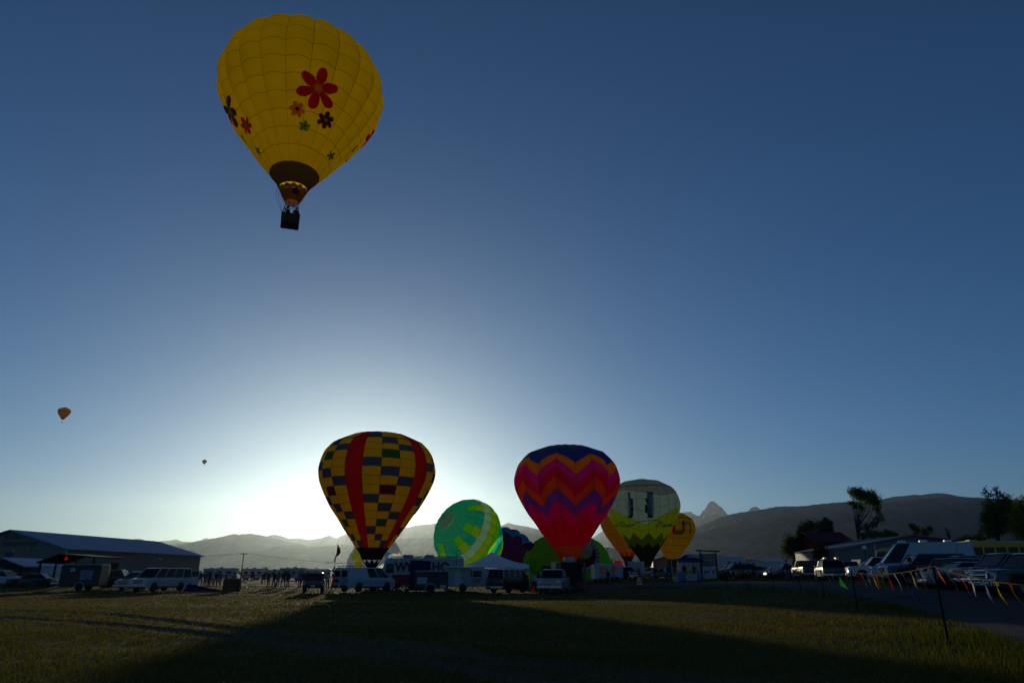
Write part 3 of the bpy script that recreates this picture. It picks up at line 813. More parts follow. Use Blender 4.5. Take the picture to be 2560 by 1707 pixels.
# ---- the two standing behind it
gg = {k: C('far_'+k, c, .45) for k, c in dict(amber=(0.42,0.215,0.005), red=(0.4,0.02,0.008), tan=(0.38,0.27,0.16), dusk=(0.05,0.05,0.09), gold=(0.40,0.265,0.005), black=(0.02,0.025,0.03)).items()}
loc, R_, zm, rz = place(1567, 232, 62, 1394, 1252)
B = Balloon('hot_air_balloon', 'amber balloon with chequered tan spiral and red stepped band, behind the letter H balloon', loc, R_, zm, 20, rz, bulge=0.04, phase=R(4), tilt=(-.02, 0, 1))
rows = [STD.s_of_z(z) for z in (.06,.2,.34,.48,.62,.76,.9,1.05,1.2,1.35,1.5,1.7,1.9)] + [.965]
def am(g, k):
    j = (k + g//2) % 13
    if k <= 4 and j in (2, 3) or (k == 0 and g % 3): return gg['red']
    if j in (6, 7): return gg['tan'] if (g+k) % 2 else gg['dusk']
    return gg['amber']
B.panels(rows, am, seam=0.03, nu=3, nv=1)
B.crown(0.962, gg['amber'], 20); B.band('mouth_band', 0, rows[0], gg['black'], nv=1); B.scoop(gg['black'], 2.3, .6); basket(B.root, burners=1, fine=False)
loc, R_, zm, rz = place(1674, 256, 57, 1400, 1275)
B = Balloon('hot_air_balloon', 'golden balloon with arched window patches and a red dot, leaning by the blue canopy', loc, R_, zm, 20, rz, bulge=0.04, phase=R(2), tilt=(.06, 0, 1))
rows = [STD.s_of_z(z) for z in (.03,.3,.6,.9,1.2,1.5,1.75)] + [.965]
B.panels(rows, lambda g, k: gg['gold'], seam=0.03, nu=3, nv=2)
B.crown(0.962, gg['gold'], 20); B.band('mouth_band', 0, rows[0], gg['black'], nv=1); B.scoop(gg['black'], 2.3, .6); basket(B.root, burners=1, fine=False)
hit_poly(B, 'arch_patch', [zp(*p) for p in ((1282,972),(1282,860),(1290,830),(1305,818),(1320,830),(1328,860),(1328,972))], gg['dusk'])
hit_poly(B, 'tan_patch', [zp(*p) for p in ((1333,820),(1405,820),(1415,880),(1333,880))], C('patch_sand', (.35,.22,.08), .4))
hit_poly(B, 'arch_patch', [zp(*p) for p in ((1395,1030),(1395,885),(1418,885),(1420,1030))], C('patch_wine', (.10,.02,.06), .3))
hit_poly(B, 'olive_patch', [zp(*p) for p in ((1188,972),(1328,972),(1320,1010),(1295,1038),(1188,1038))], C('patch_olive', (.14,.14,.02), .35))
hit_poly(B, 'red_patch', [zp(*p) for p in ((1188,895),(1188,1038),(1165,1035),(1140,1010),(1132,970),(1142,925),(1165,900))], P_red)

# ---- the three still lying over while they fill
tt = {k: C('sea_'+k, c, .68) for k, c in dict(sea=(0.025,0.40,0.36), teal=(0.006,0.38,0.42), lime=(0.20,0.54,0.008), olive=(0.54,0.50,0.012), pale=(0.54,0.56,0.50), vent=(0.17,0.25,0.29), deep=(0.02,0.28,0.24)).items()}
def lying(label, cpx, cpy, D, rpx, axis, gores, bulge, phase, spin=0.0, prof=ROUND):
    c = at(cpx, cpy, D); depth = c.y*cp + (c.z-EYE)*sp; R_ = rpx*depth/FPX
    ax = Vector(axis).normalized()
    zm = 0.0
    base = c - ax*(1.385*R_)          # origin sits at the mouth
    B = Balloon('hot_air_balloon', label, base, R_, 0.0, gores, spin, tilt=ax, bulge=bulge, phase=phase, prof=prof)
    return B
B = lying('glowing sea green and lime balloon lying tilted while it inflates', 1170, 1337, 150, 88, (-.62, -.66, .42), 20, 0.05, 0.0, spin=R(8))
arc = [0, .27, .47, .67, .90, 1.13, 1.36, 1.58, 1.80, 2.02, 2.24, 2.44, 2.64, 2.84, 3.02]
L_ = ROUND.len
rows = [max(1 - a/L_, 0) for a in arc][::-1]
def sea(g, k):
    j = len(arc)-2-k
    if j == 0: return None
    if j in (1, 2): return tt['sea']
    if j == 3: return tt['lime'] if g % 3 == 1 else tt['sea']
    if j == 4: return tt['olive'] if g % 3 == 1 else (tt['teal'] if g % 3 == 0 else tt['sea'])
    return [tt['pale'], tt['olive'], tt['lime'], tt['sea'], tt['teal'], tt['lime'], tt['olive'], tt['pale'], tt['olive'], tt['sea']][min(j-5, 9)]
B.panels(rows, sea, seam=0.018, nu=4)
B.crown(1-.27/L_, tt['vent'], 24)
pp_ = {k: C('star_'+k, c, .4) for k, c in dict(aubergine=(0.12,0.02,0.075), blue=(0.01,0.20,0.34), wine=(0.28,0.02,0.15), lavender=(0.28,0.22,0.42)).items()}
B = lying('dark aubergine and blue star patterned balloon lying half inflated behind the white tent', 1256, 1414, 178, 94, (.22, -.86, .28), 20, 0.05, 0.0)
arc = [0, .18, .62, .98, 1.30, 1.6, 1.9, 2.2, 2.6, 3.0]
rows = [max(1 - a/L_, 0) for a in arc][::-1]; nr_ = len(rows)
od = ['aubergine','aubergine','blue','wine','lavender','wine','blue','aubergine','aubergine']
B.panels(rows, lambda g, k: pp_[od[min(nr_-2-k, 8)]] if nr_-2-k > 0 else None, zig=lambda k, phi: (0.05*(abs((phi/(2*math.pi/10)) % 1.0*2-1)*2-1) if 2 <= nr_-1-k <= 6 else 0), seam=0.02, nu=4)
B.crown(1-.18/L_, pp_['aubergine'], 20)
ww = {k: C('pale_'+k, c, .6) for k, c in dict(white=(0.88,0.84,0.74), yellow=(0.62,0.50,0.02), sky=(0.16,0.32,0.45), mint=(0.35,0.46,0.36), red=(0.5,0.03,0.02)).items()}
B = lying('white balloon with sky blue and red diamonds lying half inflated behind the chequered one', 938, 1414, 205, 73, (-.62, -.70, .36), 16, 0.04, 0.0, spin=R(-20), prof=WIDE)
arc = [0, .2, .5, .8, 1.1, 1.4, 1.7, 2.0, 2.15]; L_ = WIDE.len
rows = [max(1 - a/L_, 0) for a in arc][::-1]; nr2 = len(rows)
def wh(g, k):
    j = nr2-2-k
    if j == 0: return None
    if j == 1: return ww['yellow'] if g % 16 < 9 else ww['white']
    q = (g*7 + j*3) % 11
    if j in (3, 4, 5, 6, 7) and q == 0: return ww['sky']
    if j in (4, 5, 6) and q == 5: return ww['mint']
    if j in (5, 6, 7) and q == 8 and g % 2: return ww['red']
    return ww['white']
B.panels(rows, wh, zig=lambda k, phi: (0.03*(abs((phi/(2*math.pi/8)) % 1.0*2-1)*2-1) if 2 <= nr2-1-k <= 8 else 0), seam=0.02, nu=4)
B.crown(1-.2/L_, ww['yellow'], 16)

# ---- the far flyers
def far_balloon(label, px, top_py, bot_py, D, rpx, rows_z, cols, gores):
    loc = at(px, bot_py, D); R_ = rpx*(loc.y*cp+(loc.z-EYE)*sp)/FPX
    B = Balloon('hot_air_balloon', label, loc, R_, R_*0.62, gores, -math.atan2(loc.x, loc.y), bulge=0.03)
    rows = [STD.s_of_z(z) for z in rows_z] + [.96]
    B.panels(rows, lambda g, k: cols[k % len(cols)] if not isinstance(cols, dict) else cols[k], zig=lambda k, phi: 0.02*(abs((phi/(2*math.pi/6)) % 1.0*2-1)*2-1) if 0 < k < len(rows)-1 else 0, seam=0, nu=2, nv=1)
    B.crown(.957, cols[-1], 8)
    basket(B.root, 1.5, 1.2, 1.1, 1, 1.0, R_*.62)
far_balloon('small gold balloon with thin red wavy bands, high over the barn', 154.5, 1020, 1057, 1000, 15, [0,.25,.6,.72,1.1,1.22,1.6], [P_mar, gg['gold'], P_red, gg['gold'], P_red, gg['gold'], gg['amber']], 12)
far_balloon('tiny slate grey balloon drifting far off above the mountains', 509.5, 1147, 1164, 2400, 6, [0,.3,.8,1.4], [gg['tan'], gg['dusk'], gg['dusk'], gg['dusk']], 10)
# ================================================================== vehicles
M_tyre = mat('tyre_rubber', (0.018, 0.018, 0.018), rough=0.85)
M_rim = mat('alloy', (0.5, 0.5, 0.52), rough=0.3, metal=0.9)
M_hub = mat('chrome_hub', (0.7, 0.7, 0.7), rough=0.15, metal=1.0)
M_trim = mat('black_plastic', (0.018, 0.018, 0.02), rough=0.5)
M_chrome = mat('chrome', (0.7, 0.7, 0.72), rough=0.12, metal=1.0)
M_under = mat('underbody', (0.01, 0.01, 0.01), rough=0.9)
M_seat = mat('seat_fabric', (0.025, 0.025, 0.028), rough=0.9)
M_glass = glass('car_glass', (.3, .34, .36), 1.35)
M_dglass = glass('privacy_glass', (0.07, 0.075, 0.08), 1.35)
M_lamp = cloth('lamp_lens', (0.75, 0.76, 0.72), 0.5, gloss=0.3)
M_red = cloth('tail_lens', (0.5, 0.008, 0.008), 0.5, gloss=0.2)
M_amber = cloth('amber_lens', (0.7, 0.25, 0.02), 0.5, gloss=0.2)
M_plate = mat('number_plate', (0.55, 0.58, 0.6), rough=0.5)
def wheel(parent, x, y, r, w=0.23, rim=None):
    mb = MB(); s = 1 if y > 0 else -1
    mb.lathe([(r*.55, -w/2), (r*.93, -w/2), (r, -w*.3), (r, w*.3), (r*.93, w/2), (r*.55, w/2)], 18, (0, 0, 0), axis='Y')
    t = mb.build('wheel', M_tyre, parent, smooth=True, loc=(x, y, r))
    mb = MB()
    mb.lathe([(r*.60, -s*.0), (r*.60, s*w*.38), (r*.55, s*w*.42), (r*.5, s*w*.3), (r*.16, s*w*.33), (r*.12, s*w*.45), (0.01, s*w*.46)], 14, (0, 0, 0), axis='Y')
    mb.build('rim', rim or M_rim, t, smooth=True)
    return t
def arch(cx, r, n=7):
    return [(cx + r*math.cos(t), max(0.0, r*math.sin(t))) for t in [math.pi - math.pi*i/(n-1) for i in range(n)]]
def vehicle(name, label, cat, loc, rz, L=4.7, W_=1.88, H_=1.75, gc=0.28, belt=1.08, hood=0.98, xA0=1.05, xA1=0.35, xR1=-2.0, xR0=-2.2,
            axles=(1.4, -1.4), wr=0.36, tumble=0.13, bays=None, body=None, kind='wagon', bedz=None, glassm=None, rim=None, rack=False, group=None,
            grille='chrome', top=None, twotone=None, simple=False, lamps=True, nose=0.12, rearslope=0.03):
    o = thing(name, label, cat, loc, rz, group)
    P = body; gm_ = glassm or M_glass
    hl = L/2; ar = wr*1.2
    up = [(hl-.04, gc+.02), (hl, gc+.16), (hl, hood-.2), (hl-nose, hood-.02), (hl-nose-.25, hood), (xA0+.05, belt+.01)]
    if kind == 'pickup': up += [(xR0, belt), (xR0-.03, bedz), (-hl+.02, bedz), (-hl, bedz-.05)]
    else: up += [(-hl+rearslope+.04, belt), (-hl+.0, belt-.18)]
    up += [(-hl, gc+.18), (-hl+.08, gc+.02)]
    low = []
    for ax in sorted(axles): low += [(px_, max(pz_+wr*.98, gc)) if False else (px_, max(pz_*1.0 + wr, gc)) for px_, pz_ in [(ax-ar, gc-wr)] + [(ax + ar*math.cos(t), ar*math.sin(t)) for t in [math.pi*(0.93 - 0.86*i/6) for i in range(7)]] + [(ax+ar, gc-wr)]]
    mb = MB(); mb.prism(up[::-1] and (up + low), -W_/2, W_/2)
    bd = mb.build('body', P, o, smooth=True, bevel=0.045, seg=2)
    mb = MB(); mb.box((0, 0, (gc+.04+belt-.15)/2), (L-.35, W_-.5, belt-.15-gc-.04)); mb.build('underbody', M_under, bd)
    wb, wt = W_/2-.035, W_/2-.035-tumble
    zr = H_-.085
    mb = MB()
    rx0, rx1 = xA1+.06, xR1-.04
    vs = [(rx0, -wt, zr), (rx0, wt, zr), (rx1, wt, zr), (rx1, -wt, zr), (rx0-.22, -wt+.14, H_-.01), (rx0-.22, wt-.14, H_-.01), (rx1+.1, wt-.14, H_-.02), (rx1+.1, -wt+.14, H_-.02)]
    mb.add(vs, [(0,1,2,3), (7,6,5,4), (0,4,5,1), (1,5,6,2), (2,6,7,3), (3,7,4,0)])
    mb.build('roof', top or P, o, smooth=True, bevel=0.03)
    # pillars stand at: A, bays..., rear
    bays = bays or ['g', 'g', 'g']
    nb = len(bays)
    xb = [xA0 + (xR0-xA0)*i/nb for i in range(nb+1)]; xt = [xA1 + (xR1-xA1)*i/nb for i in range(nb+1)]
    if nb >= 2 and kind != 'van': xb[1] = xA0 + (xR0-xA0)*(1.32/nb)
    for s in (-1, 1):
        for i in range(nb+1):
            mb = MB(); mb.bar((xb[i], s*(wb-.02), belt-.02), (xt[i], s*(wt-.02), zr+.02), 0.05, 0.085 if 0 < i < nb else 0.07)
            mb.build('pillar', twotone or P, o)
        for i in range(nb):
            q = [(xb[i]-.04, s*wb, belt), (xb[i+1]+.04, s*wb, belt), (xt[i+1]+.04, s*wt, zr), (xt[i]-.04, s*wt, zr)]
            q2 = [(x, y-s*.012, z) for x, y, z in q]
            mb = MB(); mb.add(q+q2, [(0,1,2,3), (7,6,5,4), (0,4,5,1), (1,5,6,2), (2,6,7,3), (3,7,4,0)])
            if bays[i] == 'g': mb.build('side_window', gm_ if i else M_glass, o)
            elif bays[i] == 'd': mb.build('side_window', M_dglass, o)
            else: mb.build('side_panel', P, o)
    for nm, xa, xc, in (('windshield', xA0, xA1), ('rear_window', xR0, xR1)):
        q = [(xa, -wb+.06, belt), (xa, wb-.06, belt), (xc, wt-.06, zr), (xc, -wt+.06, zr)]; q2 = [(x-.012, y, z) for x, y, z in q]
        mb = MB(); mb.add(q+q2, [(0,1,2,3), (7,6,5,4), (0,4,5,1), (1,5,6,2), (2,6,7,3), (3,7,4,0)])
        if nm == 'rear_window' and bays[-1] == 'p': mb.build('rear_panel', P, o)
        else: mb.build(nm, gm_ if nm == 'rear_window' else M_glass, o)
    for ax in axles:
        for s in (-1, 1): wheel(o, ax, s*(W_/2-.13), wr, rim=rim)
    if simple:
        for s in (-1, 1):
            mb = MB(); mb.box((hl-.02, s*(W_/2-.28), hood-.24), (.1, .36, .16)); mb.build('headlight', M_lamp, o, bevel=0.02, seg=1)
        return o
    mb = MB()
    seats = [xA1-.35, xA1-1.25] if kind != 'pickup' else [xA1-.3]
    for sx in seats:
        if sx < xR0+.3: continue
        for s in (-1, 1):
            mb.box((sx, s*W_*.2, belt-.1), (.16, W_*.26, .62)); mb.box((sx+.0, s*W_*.2, belt+.28), (.11, .26, .2))
    mb.box((xA0-.1, 0, belt-.02), (.35, W_*.8, .14))
    mb.build('seats', M_seat, o, bevel=0.03, seg=1)
    for s in (-1, 1):
        mb = MB(); mb.box((hl-.03, s*(W_/2-.27), hood-.23), (.12, .40, .19)); mb.build('headlight', M_lamp, o, bevel=0.025)
        mb = MB(); mb.box((-hl+.02, s*(W_/2-.14), belt-.28 if kind != 'pickup' else bedz-.25), (.08, .16, .36)); mb.build('tail_light', M_red, o, bevel=0.02)
        mb = MB(); mb.box((xA0-.28, s*(W_/2+.09), belt+.1), (.11, .2, .16)); mb.bar((xA0-.28, s*(W_/2-.06), belt+.04), (xA0-.28, s*(W_/2+.03), belt+.08), .05); mb.build('mirror', M_trim, o, bevel=0.02)
        for k in range(min(2, nb)):
            mb = MB(); mb.box((xb[k+1]+.16, s*(W_/2+.015), belt-.14), (.18, .04, .03)); mb.build('door_handle', M_trim, o)
        mb = MB(); mb.box(((axles[0]+axles[1])/2, s*(W_/2-.01), gc+.07), (abs(axles[0]-axles[1])-2*ar-.05, .06, .12)); mb.build('sill', M_trim, o)
    mb = MB(); mb.box((hl+.01, 0, gc+.17), (.14, W_*.97, .2)); mb.build('front_bumper', M_chrome if grille == 'chrome' else M_trim, o, bevel=0.04)
    mb = MB(); mb.box((-hl-.02, 0, gc+.17), (.14, W_*.97, .2)); mb.build('rear_bumper', M_chrome if grille == 'chrome' else M_trim, o, bevel=0.04)
    gr = MB(); gr.box((hl-.0, 0, hood-.25), (.05, W_-1.1, .28)); g_ = gr.build('grille', M_trim, o)
    for k in range(3):
        mb = MB(); mb.box((hl+.035, 0, hood-.34+.09*k), (.03, W_-1.1, .03)); mb.build('grille_bar', M_chrome if grille == 'chrome' else M_trim, g_)
    for x_ in (hl+.09, -hl-.1):
        mb = MB(); mb.box((x_, 0, gc+.2), (.012, .32, .16)); mb.build('number_plate', M_plate, o)
    if rack:
        for s in (-1, 1):
            mb = MB(); mb.tube([(xA1-.2, s*(wt-.16), H_), (xA1-.3, s*(wt-.16), H_+.06), (xR1+.4, s*(wt-.16), H_+.06), (xR1+.3, s*(wt-.16), H_)], .018, 6); mb.build('roof_rail', M_trim, o)
    return o
# body kinds
SUV = dict(L=4.75, W_=1.92, H_=1.78, gc=.3, belt=1.12, hood=1.06, xA0=.95, xA1=.25, xR1=-2.05, xR0=-2.27, axles=(1.42, -1.42), wr=.37)
BIGSUV = dict(L=5.1, W_=2.0, H_=1.92, gc=.33, belt=1.2, hood=1.16, xA0=1.05, xA1=.45, xR1=-2.3, xR0=-2.48, axles=(1.5, -1.5), wr=.4, bays=['g', 'g', 'd'])
CROSS = dict(L=4.5, W_=1.85, H_=1.64, gc=.24, belt=1.02, hood=.95, xA0=1.0, xA1=.2, xR1=-1.75, xR0=-2.15, axles=(1.35, -1.35), wr=.34)
SEDAN = dict(L=4.7, W_=1.82, H_=1.45, gc=.2, belt=.92, hood=.86, xA0=.95, xA1=.15, xR1=-1.05, xR0=-1.75, axles=(1.38, -1.38), wr=.32, bays=['g', 'g'])
PICK = dict(L=5.7, W_=2.0, H_=1.92, gc=.36, belt=1.2, hood=1.16, xA0=1.35, xA1=.7, xR1=-.75, xR0=-.9, axles=(1.85, -1.75), wr=.4, bays=['g', 'g'], kind='pickup', bedz=1.24)
JEEP = dict(L=4.2, W_=1.74, H_=1.66, gc=.36, belt=1.08, hood=1.04, xA0=.62, xA1=.2, xR1=-1.92, xR0=-2.02, axles=(1.3, -1.28), wr=.38, tumble=.06)
EVAN = dict(L=5.9, W_=2.02, H_=2.1, gc=.34, belt=1.22, hood=1.14, xA0=2.05, xA1=1.25, xR1=-2.8, xR0=-2.9, axles=(1.95, -1.55), wr=.38, tumble=.1, kind='van')
MINI = dict(L=4.9, W_=1.95, H_=1.75, gc=.22, belt=1.05, hood=.98, xA0=1.65, xA1=.65, xR1=-2.1, xR0=-2.35, axles=(1.5, -1.45), wr=.33, kind='van')
SPRINT = dict(L=6.9, W_=2.0, H_=2.75, gc=.28, belt=1.3, hood=1.1, xA0=2.6, xA1=1.45, xR1=-3.35, xR0=-3.4, axles=(2.35, -2.0), wr=.36, tumble=.16, kind='van', bays=['g', 'p', 'p', 'p', 'p'])
OLDBUS = dict(L=4.4, W_=1.72, H_=1.95, gc=.3, belt=1.22, hood=1.2, xA0=2.0, xA1=1.62, xR1=-1.98, xR0=-2.08, axles=(1.25, -1.15), wr=.33, tumble=.1, kind='van', bays=['g', 'g', 'g', 'g'], nose=.16)
pw, pk, pn, ps, pg, pm = paint('white_paint', (.45, .46, .48)), paint('black_paint', (.012, .012, .014)), paint('navy_paint', (.012, .02, .05)), paint('silver_paint', (.24, .25, .27)), paint('grey_paint', (.04, .042, .047)), paint('maroon_paint', (.09, .015, .012))
pgr = paint('green_paint', (.02, .045, .03)); ptan = paint('tan_paint', (.22, .18, .13))
def hd(deg): return R(deg)

# ---- on the field, left
VAN = vehicle('passenger_van', 'white passenger van with chrome grille and an open rear door, facing the barn', 'van', spot(402, 67.5), hd(256), body=pw, glassm=M_glass, bays=['g', 'g', 'g', 'g'], **EVAN)
mb = MB(); mb.box((0, 0, 0), (.07, .95, 1.5)); dr = mb.build('rear_door', pw, VAN, bevel=.03, loc=(-3.3, .98, 1.15), rot=(0, 0, R(72)))
mb = MB(); mb.box((0, 0, .42), (.085, .7, .5)); mb.build('door_window', M_glass, dr)
vehicle('minivan', 'pale grey minivan half hidden behind the white passenger van', 'van', spot(352, 72), hd(258), body=ps, bays=['g', 'g', 'g'], **MINI)
vehicle('utility_vehicle', 'dark boxy off-road wagon parked between the open trailer and the vans', 'car', spot(300, 76), hd(12), body=pk, glassm=M_glass, **dict(JEEP, L=4.5, W_=1.9, H_=1.85))
vehicle('utility_vehicle', 'white two-door wagon at the edge of the small shelter', 'car', spot(8, 84), hd(4), body=pw, **dict(SUV, bays=['g', 'g']))
vehicle('sedan', 'dark sedan parked in front of the white marquee by the barn', 'car', spot(82, 80), hd(186), body=pk, **SEDAN)
# ---- centre
J = vehicle('jeep', 'dark red off-road wagon with a roof light bar, seen from behind', 'car', spot(785, 64), hd(103), body=pm, grille='trim', **JEEP)
mb = MB(); mb.bar((-.9, -.62, 1.78), (-.9, .62, 1.78), .05); mb.bar((.1, -.62, 1.78), (.1, .62, 1.78), .05)
for s in (-1, 1): mb.bar((-1.0, s*.62, 1.78), (.2, s*.62, 1.78), .04); mb.bar((-.9, s*.62, 1.64), (-.9, s*.62, 1.78), .04); mb.bar((.1, s*.62, 1.64), (.1, s*.62, 1.78), .04)
rk = mb.build('roof_rack', M_trim, J)
for k in range(4):
    mb = MB(); mb.lathe([(.03, -.06), (.09, -.04), (.1, .0), (.095, .03)], 12, (-.93, -.48+.32*k, 1.88), axis='X'); mb.build('spot_lamp', M_lamp, rk, smooth=True)
mb = MB(); mb.lathe([(.12, -.1), (.34, -.1), (.36, -.04), (.36, .06), (.3, .1), (.1, .1)], 16, (-2.2, .35, 1.0), axis='X')
CV = vehicle('cargo_van', 'white windowless cargo van with a roof rack, in front of the chequered balloon', 'van', spot(911, 66), hd(56), body=pw, glassm=M_dglass, bays=['g', 'd', 'p', 'p'], **EVAN)
mb = MB()
for k in range(5): mb.bar((-2.6+k*.42, -.72, 2.22), (-2.6+k*.42, .72, 2.22), .04)
for s in (-1, 1): mb.bar((-2.7, s*.72, 2.22), (-.8, s*.72, 2.22), .05); mb.bar((-2.6, s*.72, 2.05), (-2.6, s*.72, 2.24), .04); mb.bar((-.92, s*.72, 2.05), (-.92, s*.72, 2.24), .04)
mb.build('roof_rack', M_trim, CV)
for s in (-1, 1):
    mb = MB(); mb.box((-2.945, s*.45, 1.58), (.03, .62, .5)); mb.build('rear_door_window', M_dglass, CV)
mb = MB(); mb.box((-3.0, .42, .98), (.08, .42, .22)); mb.build('ladder_bracket', M_trim, CV)
mb = MB()
for s in (-.14, .14): mb.tube([(-3.03, -.5+s, .6), (-3.03, -.5+s, 2.0)], .018, 5)
for k in range(5): mb.tube([(-3.03, -.64, .75+.27*k), (-3.03, -.36, .75+.27*k)], .014, 5)
mb.build('rear_ladder', M_trim, CV)
OB = vehicle('camper_bus', 'vintage two-tone camper bus with pale roof and chrome hubcaps', 'van', spot(1270, 62), hd(60), body=paint('dark_olive_paint', (.018, .022, .02)), top=pw, twotone=paint('cream_paint', (.42, .43, .40)), rim=M_hub, **OLDBUS)
mb = MB(); mb.box((-.3, 0, 2.03), (1.6, 1.1, .12)); mb.build('roof_hatch', pw, OB, bevel=.04)
vehicle('pickup_truck', 'silver pickup with chrome grille facing the field beside the orange cone', 'pickup', spot(1385, 60.5), hd(-101), body=ps, **PICK)
vehicle('pickup_truck', 'dark pickup hitched beside the trailer with the balloon picture', 'pickup', spot(1563, 114), hd(-70), body=pg, **PICK)
vehicle('utility_vehicle', 'white wagon parked behind the letter H balloon', 'car', spot(1622, 128), hd(172), body=pw, **SUV)
vehicle('utility_vehicle', 'dark wagon in the shade left of the blue canopy', 'car', spot(1652, 126), hd(190), body=pg, **CROSS)
# ---- the lot on the right
vehicle('utility_vehicle', 'black wagon parked right behind the notice board', 'car', spot(1836, 86), hd(187), body=pk, rack=True, **SUV)
vehicle('utility_vehicle', 'second black wagon nosed in beyond the notice board', 'car', spot(1822, 97), hd(188), body=pk, rack=True, **SUV)
vehicle('pickup_truck', 'black pickup rolling along the road with its side lit by the sun', 'pickup', spot(2018, 76), hd(80), body=pk, **PICK)
RS = vehicle('utility_vehicle', 'grey wagon with red tail lights driving off along the road', 'car', spot(2074, 68), hd(76), body=pg, glassm=M_dglass, rack=True, **SUV)
for s in (-1, 1):
    mb = MB(); mb.box((-1.5, s*.5, 1.92), (.9, .24, .14)); mb.build('roof_box', M_lamp, RS, bevel=.03)
TP = vehicle('pickup_truck', 'black pickup with a tall camper shell in front of the low tan hall', 'pickup', spot(2120, 80), hd(184), body=pk, **PICK)
mb = MB(); mb.prism([(-.95, 1.25), (-2.84, 1.25), (-2.7, 2.12), (-1.2, 2.12)], -.95, .95); mb.build('camper_shell', pk, TP, bevel=.06)
vehicle('utility_vehicle', 'white wagon nosed up to the road beside the tall white van', 'car', spot(2198, 62), hd(164), body=paint('pearl_paint', (.5, .52, .55)), rack=True, **BIGSUV)
vehicle('sedan', 'silver hatchback tucked behind the white wagon', 'car', spot(2170, 66.5), hd(164), body=ps, **CROSS)
SV = vehicle('delivery_van', 'tall white high-roof van parked in the roadside row', 'van', spot(2305, 53), hd(160), body=pw, **SPRINT)
for x_ in (-.4, -2.0, 1.0):
    mb = MB(); mb.box((x_, .2, 2.83), (.5, .5, .14)); mb.build('roof_vent', M_lamp, SV, bevel=.03)
vehicle('utility_vehicle', 'dark grey wagon with a bright chrome grille in the roadside row', 'car', spot(2310, 47.5), hd(172), body=pg, **BIGSUV)
vehicle('utility_vehicle', 'black crossover with a sloping windshield in the roadside row', 'car', spot(2392, 45.5), hd(174), body=pk, **dict(SUV, xA1=0.0))
vehicle('utility_vehicle', 'navy crossover parked tail towards the road', 'car', spot(2432, 43), hd(8), body=pn, glassm=M_dglass, **CROSS)
vehicle('utility_vehicle', 'large navy wagon with a long hood in the roadside row', 'car', spot(2520, 39), hd(178), body=pn, **BIGSUV)
BP = vehicle('pickup_truck', 'black pickup with a tubular brush guard at the end of the roadside row', 'pickup', spot(2610, 33.5), hd(182), body=pk, **PICK)
mb = MB()
for s in (-1, 1): mb.tube([(2.95, s*.55, .5), (3.05, s*.55, .8), (3.05, s*.55, 1.15), (2.95, s*.5, 1.22)], .035, 6); mb.tube([(3.03, s*.55, .72), (3.0, s*.95, .72), (2.95, s*.98, .95), (3.03, s*.55, 1.08)], .028, 6)
for z_ in (.72, .92, 1.12): mb.tube([(3.05, -.55, z_), (3.05, .55, z_)], .03, 6)
mb.build('brush_guard', M_chrome, BP)
vehicle('sedan', 'small silver sedan showing low between the navy wagons', 'car', spot(2400, 41.5), hd(178), body=ps, **SEDAN)

# ---- the far car park: rows of small cars
protos = []
for nm, lab, spec in (('utility_vehicle', 'wagon', dict(SUV, bays=['g', 'g', 'd'])), ('sedan', 'sedan', SEDAN), ('pickup_truck', 'pickup', PICK), ('minivan', 'minivan', MINI)):
    protos.append((vehicle(nm, 'car parked nose-out in the crowded far rows', 'car', (0, 0, 0), 0, body=pk, simple=True, group='cars parked in the far rows', **spec), nm))
spots = []
r_ = random.Random(21)
for row, (pxa, Da, pxb, Db, n_) in enumerate(((1972, 92, 1880, 205, 12), (1996, 112, 1905, 235, 11), (1950, 150, 1865, 190, 7), (1905, 120, 1850, 150, 5), (1868, 108, 1842, 125, 3))):
    for i in range(n_):
        t = i/(n_-1); t = t**0.8
        spots.append((pxa+(pxb-pxa)*t + r_.uniform(-1.5, 1.5), 1/((1-t)/Da + t/Db)))
pts = [pk, pn, pg, ps, pw, pm, pg, pk, ptan]
used = set()
for i, (px_, D_) in enumerate(spots):
    k = r_.choice([0, 0, 0, 1, 1, 2, 3])
    src, nm = protos[k]
    o = src if k not in used else copy_tree(src); used.add(k)
    o.location = spot(px_, D_); o.rotation_euler = (0, 0, R(186 + r_.uniform(-5, 5)))
    pm_ = r_.choice(pts)
    o['label'] = {'black_paint': 'black', 'navy_paint': 'navy', 'grey_paint': 'grey', 'silver_paint': 'silver', 'white_paint': 'white', 'maroon_paint': 'maroon', 'tan_paint': 'tan'}[pm_.name] + ' ' + {'utility_vehicle': 'wagon', 'sedan': 'sedan', 'pickup_truck': 'pickup', 'minivan': 'minivan'}[nm] + ' parked nose-out in the crowded far rows'
    for c in o.children:
        if c.name.split('.')[0] in ('body', 'roof', 'pillar', 'side_panel'):
            c.material_slots[0].link = 'OBJECT'; c.material_slots[0].material = pm_

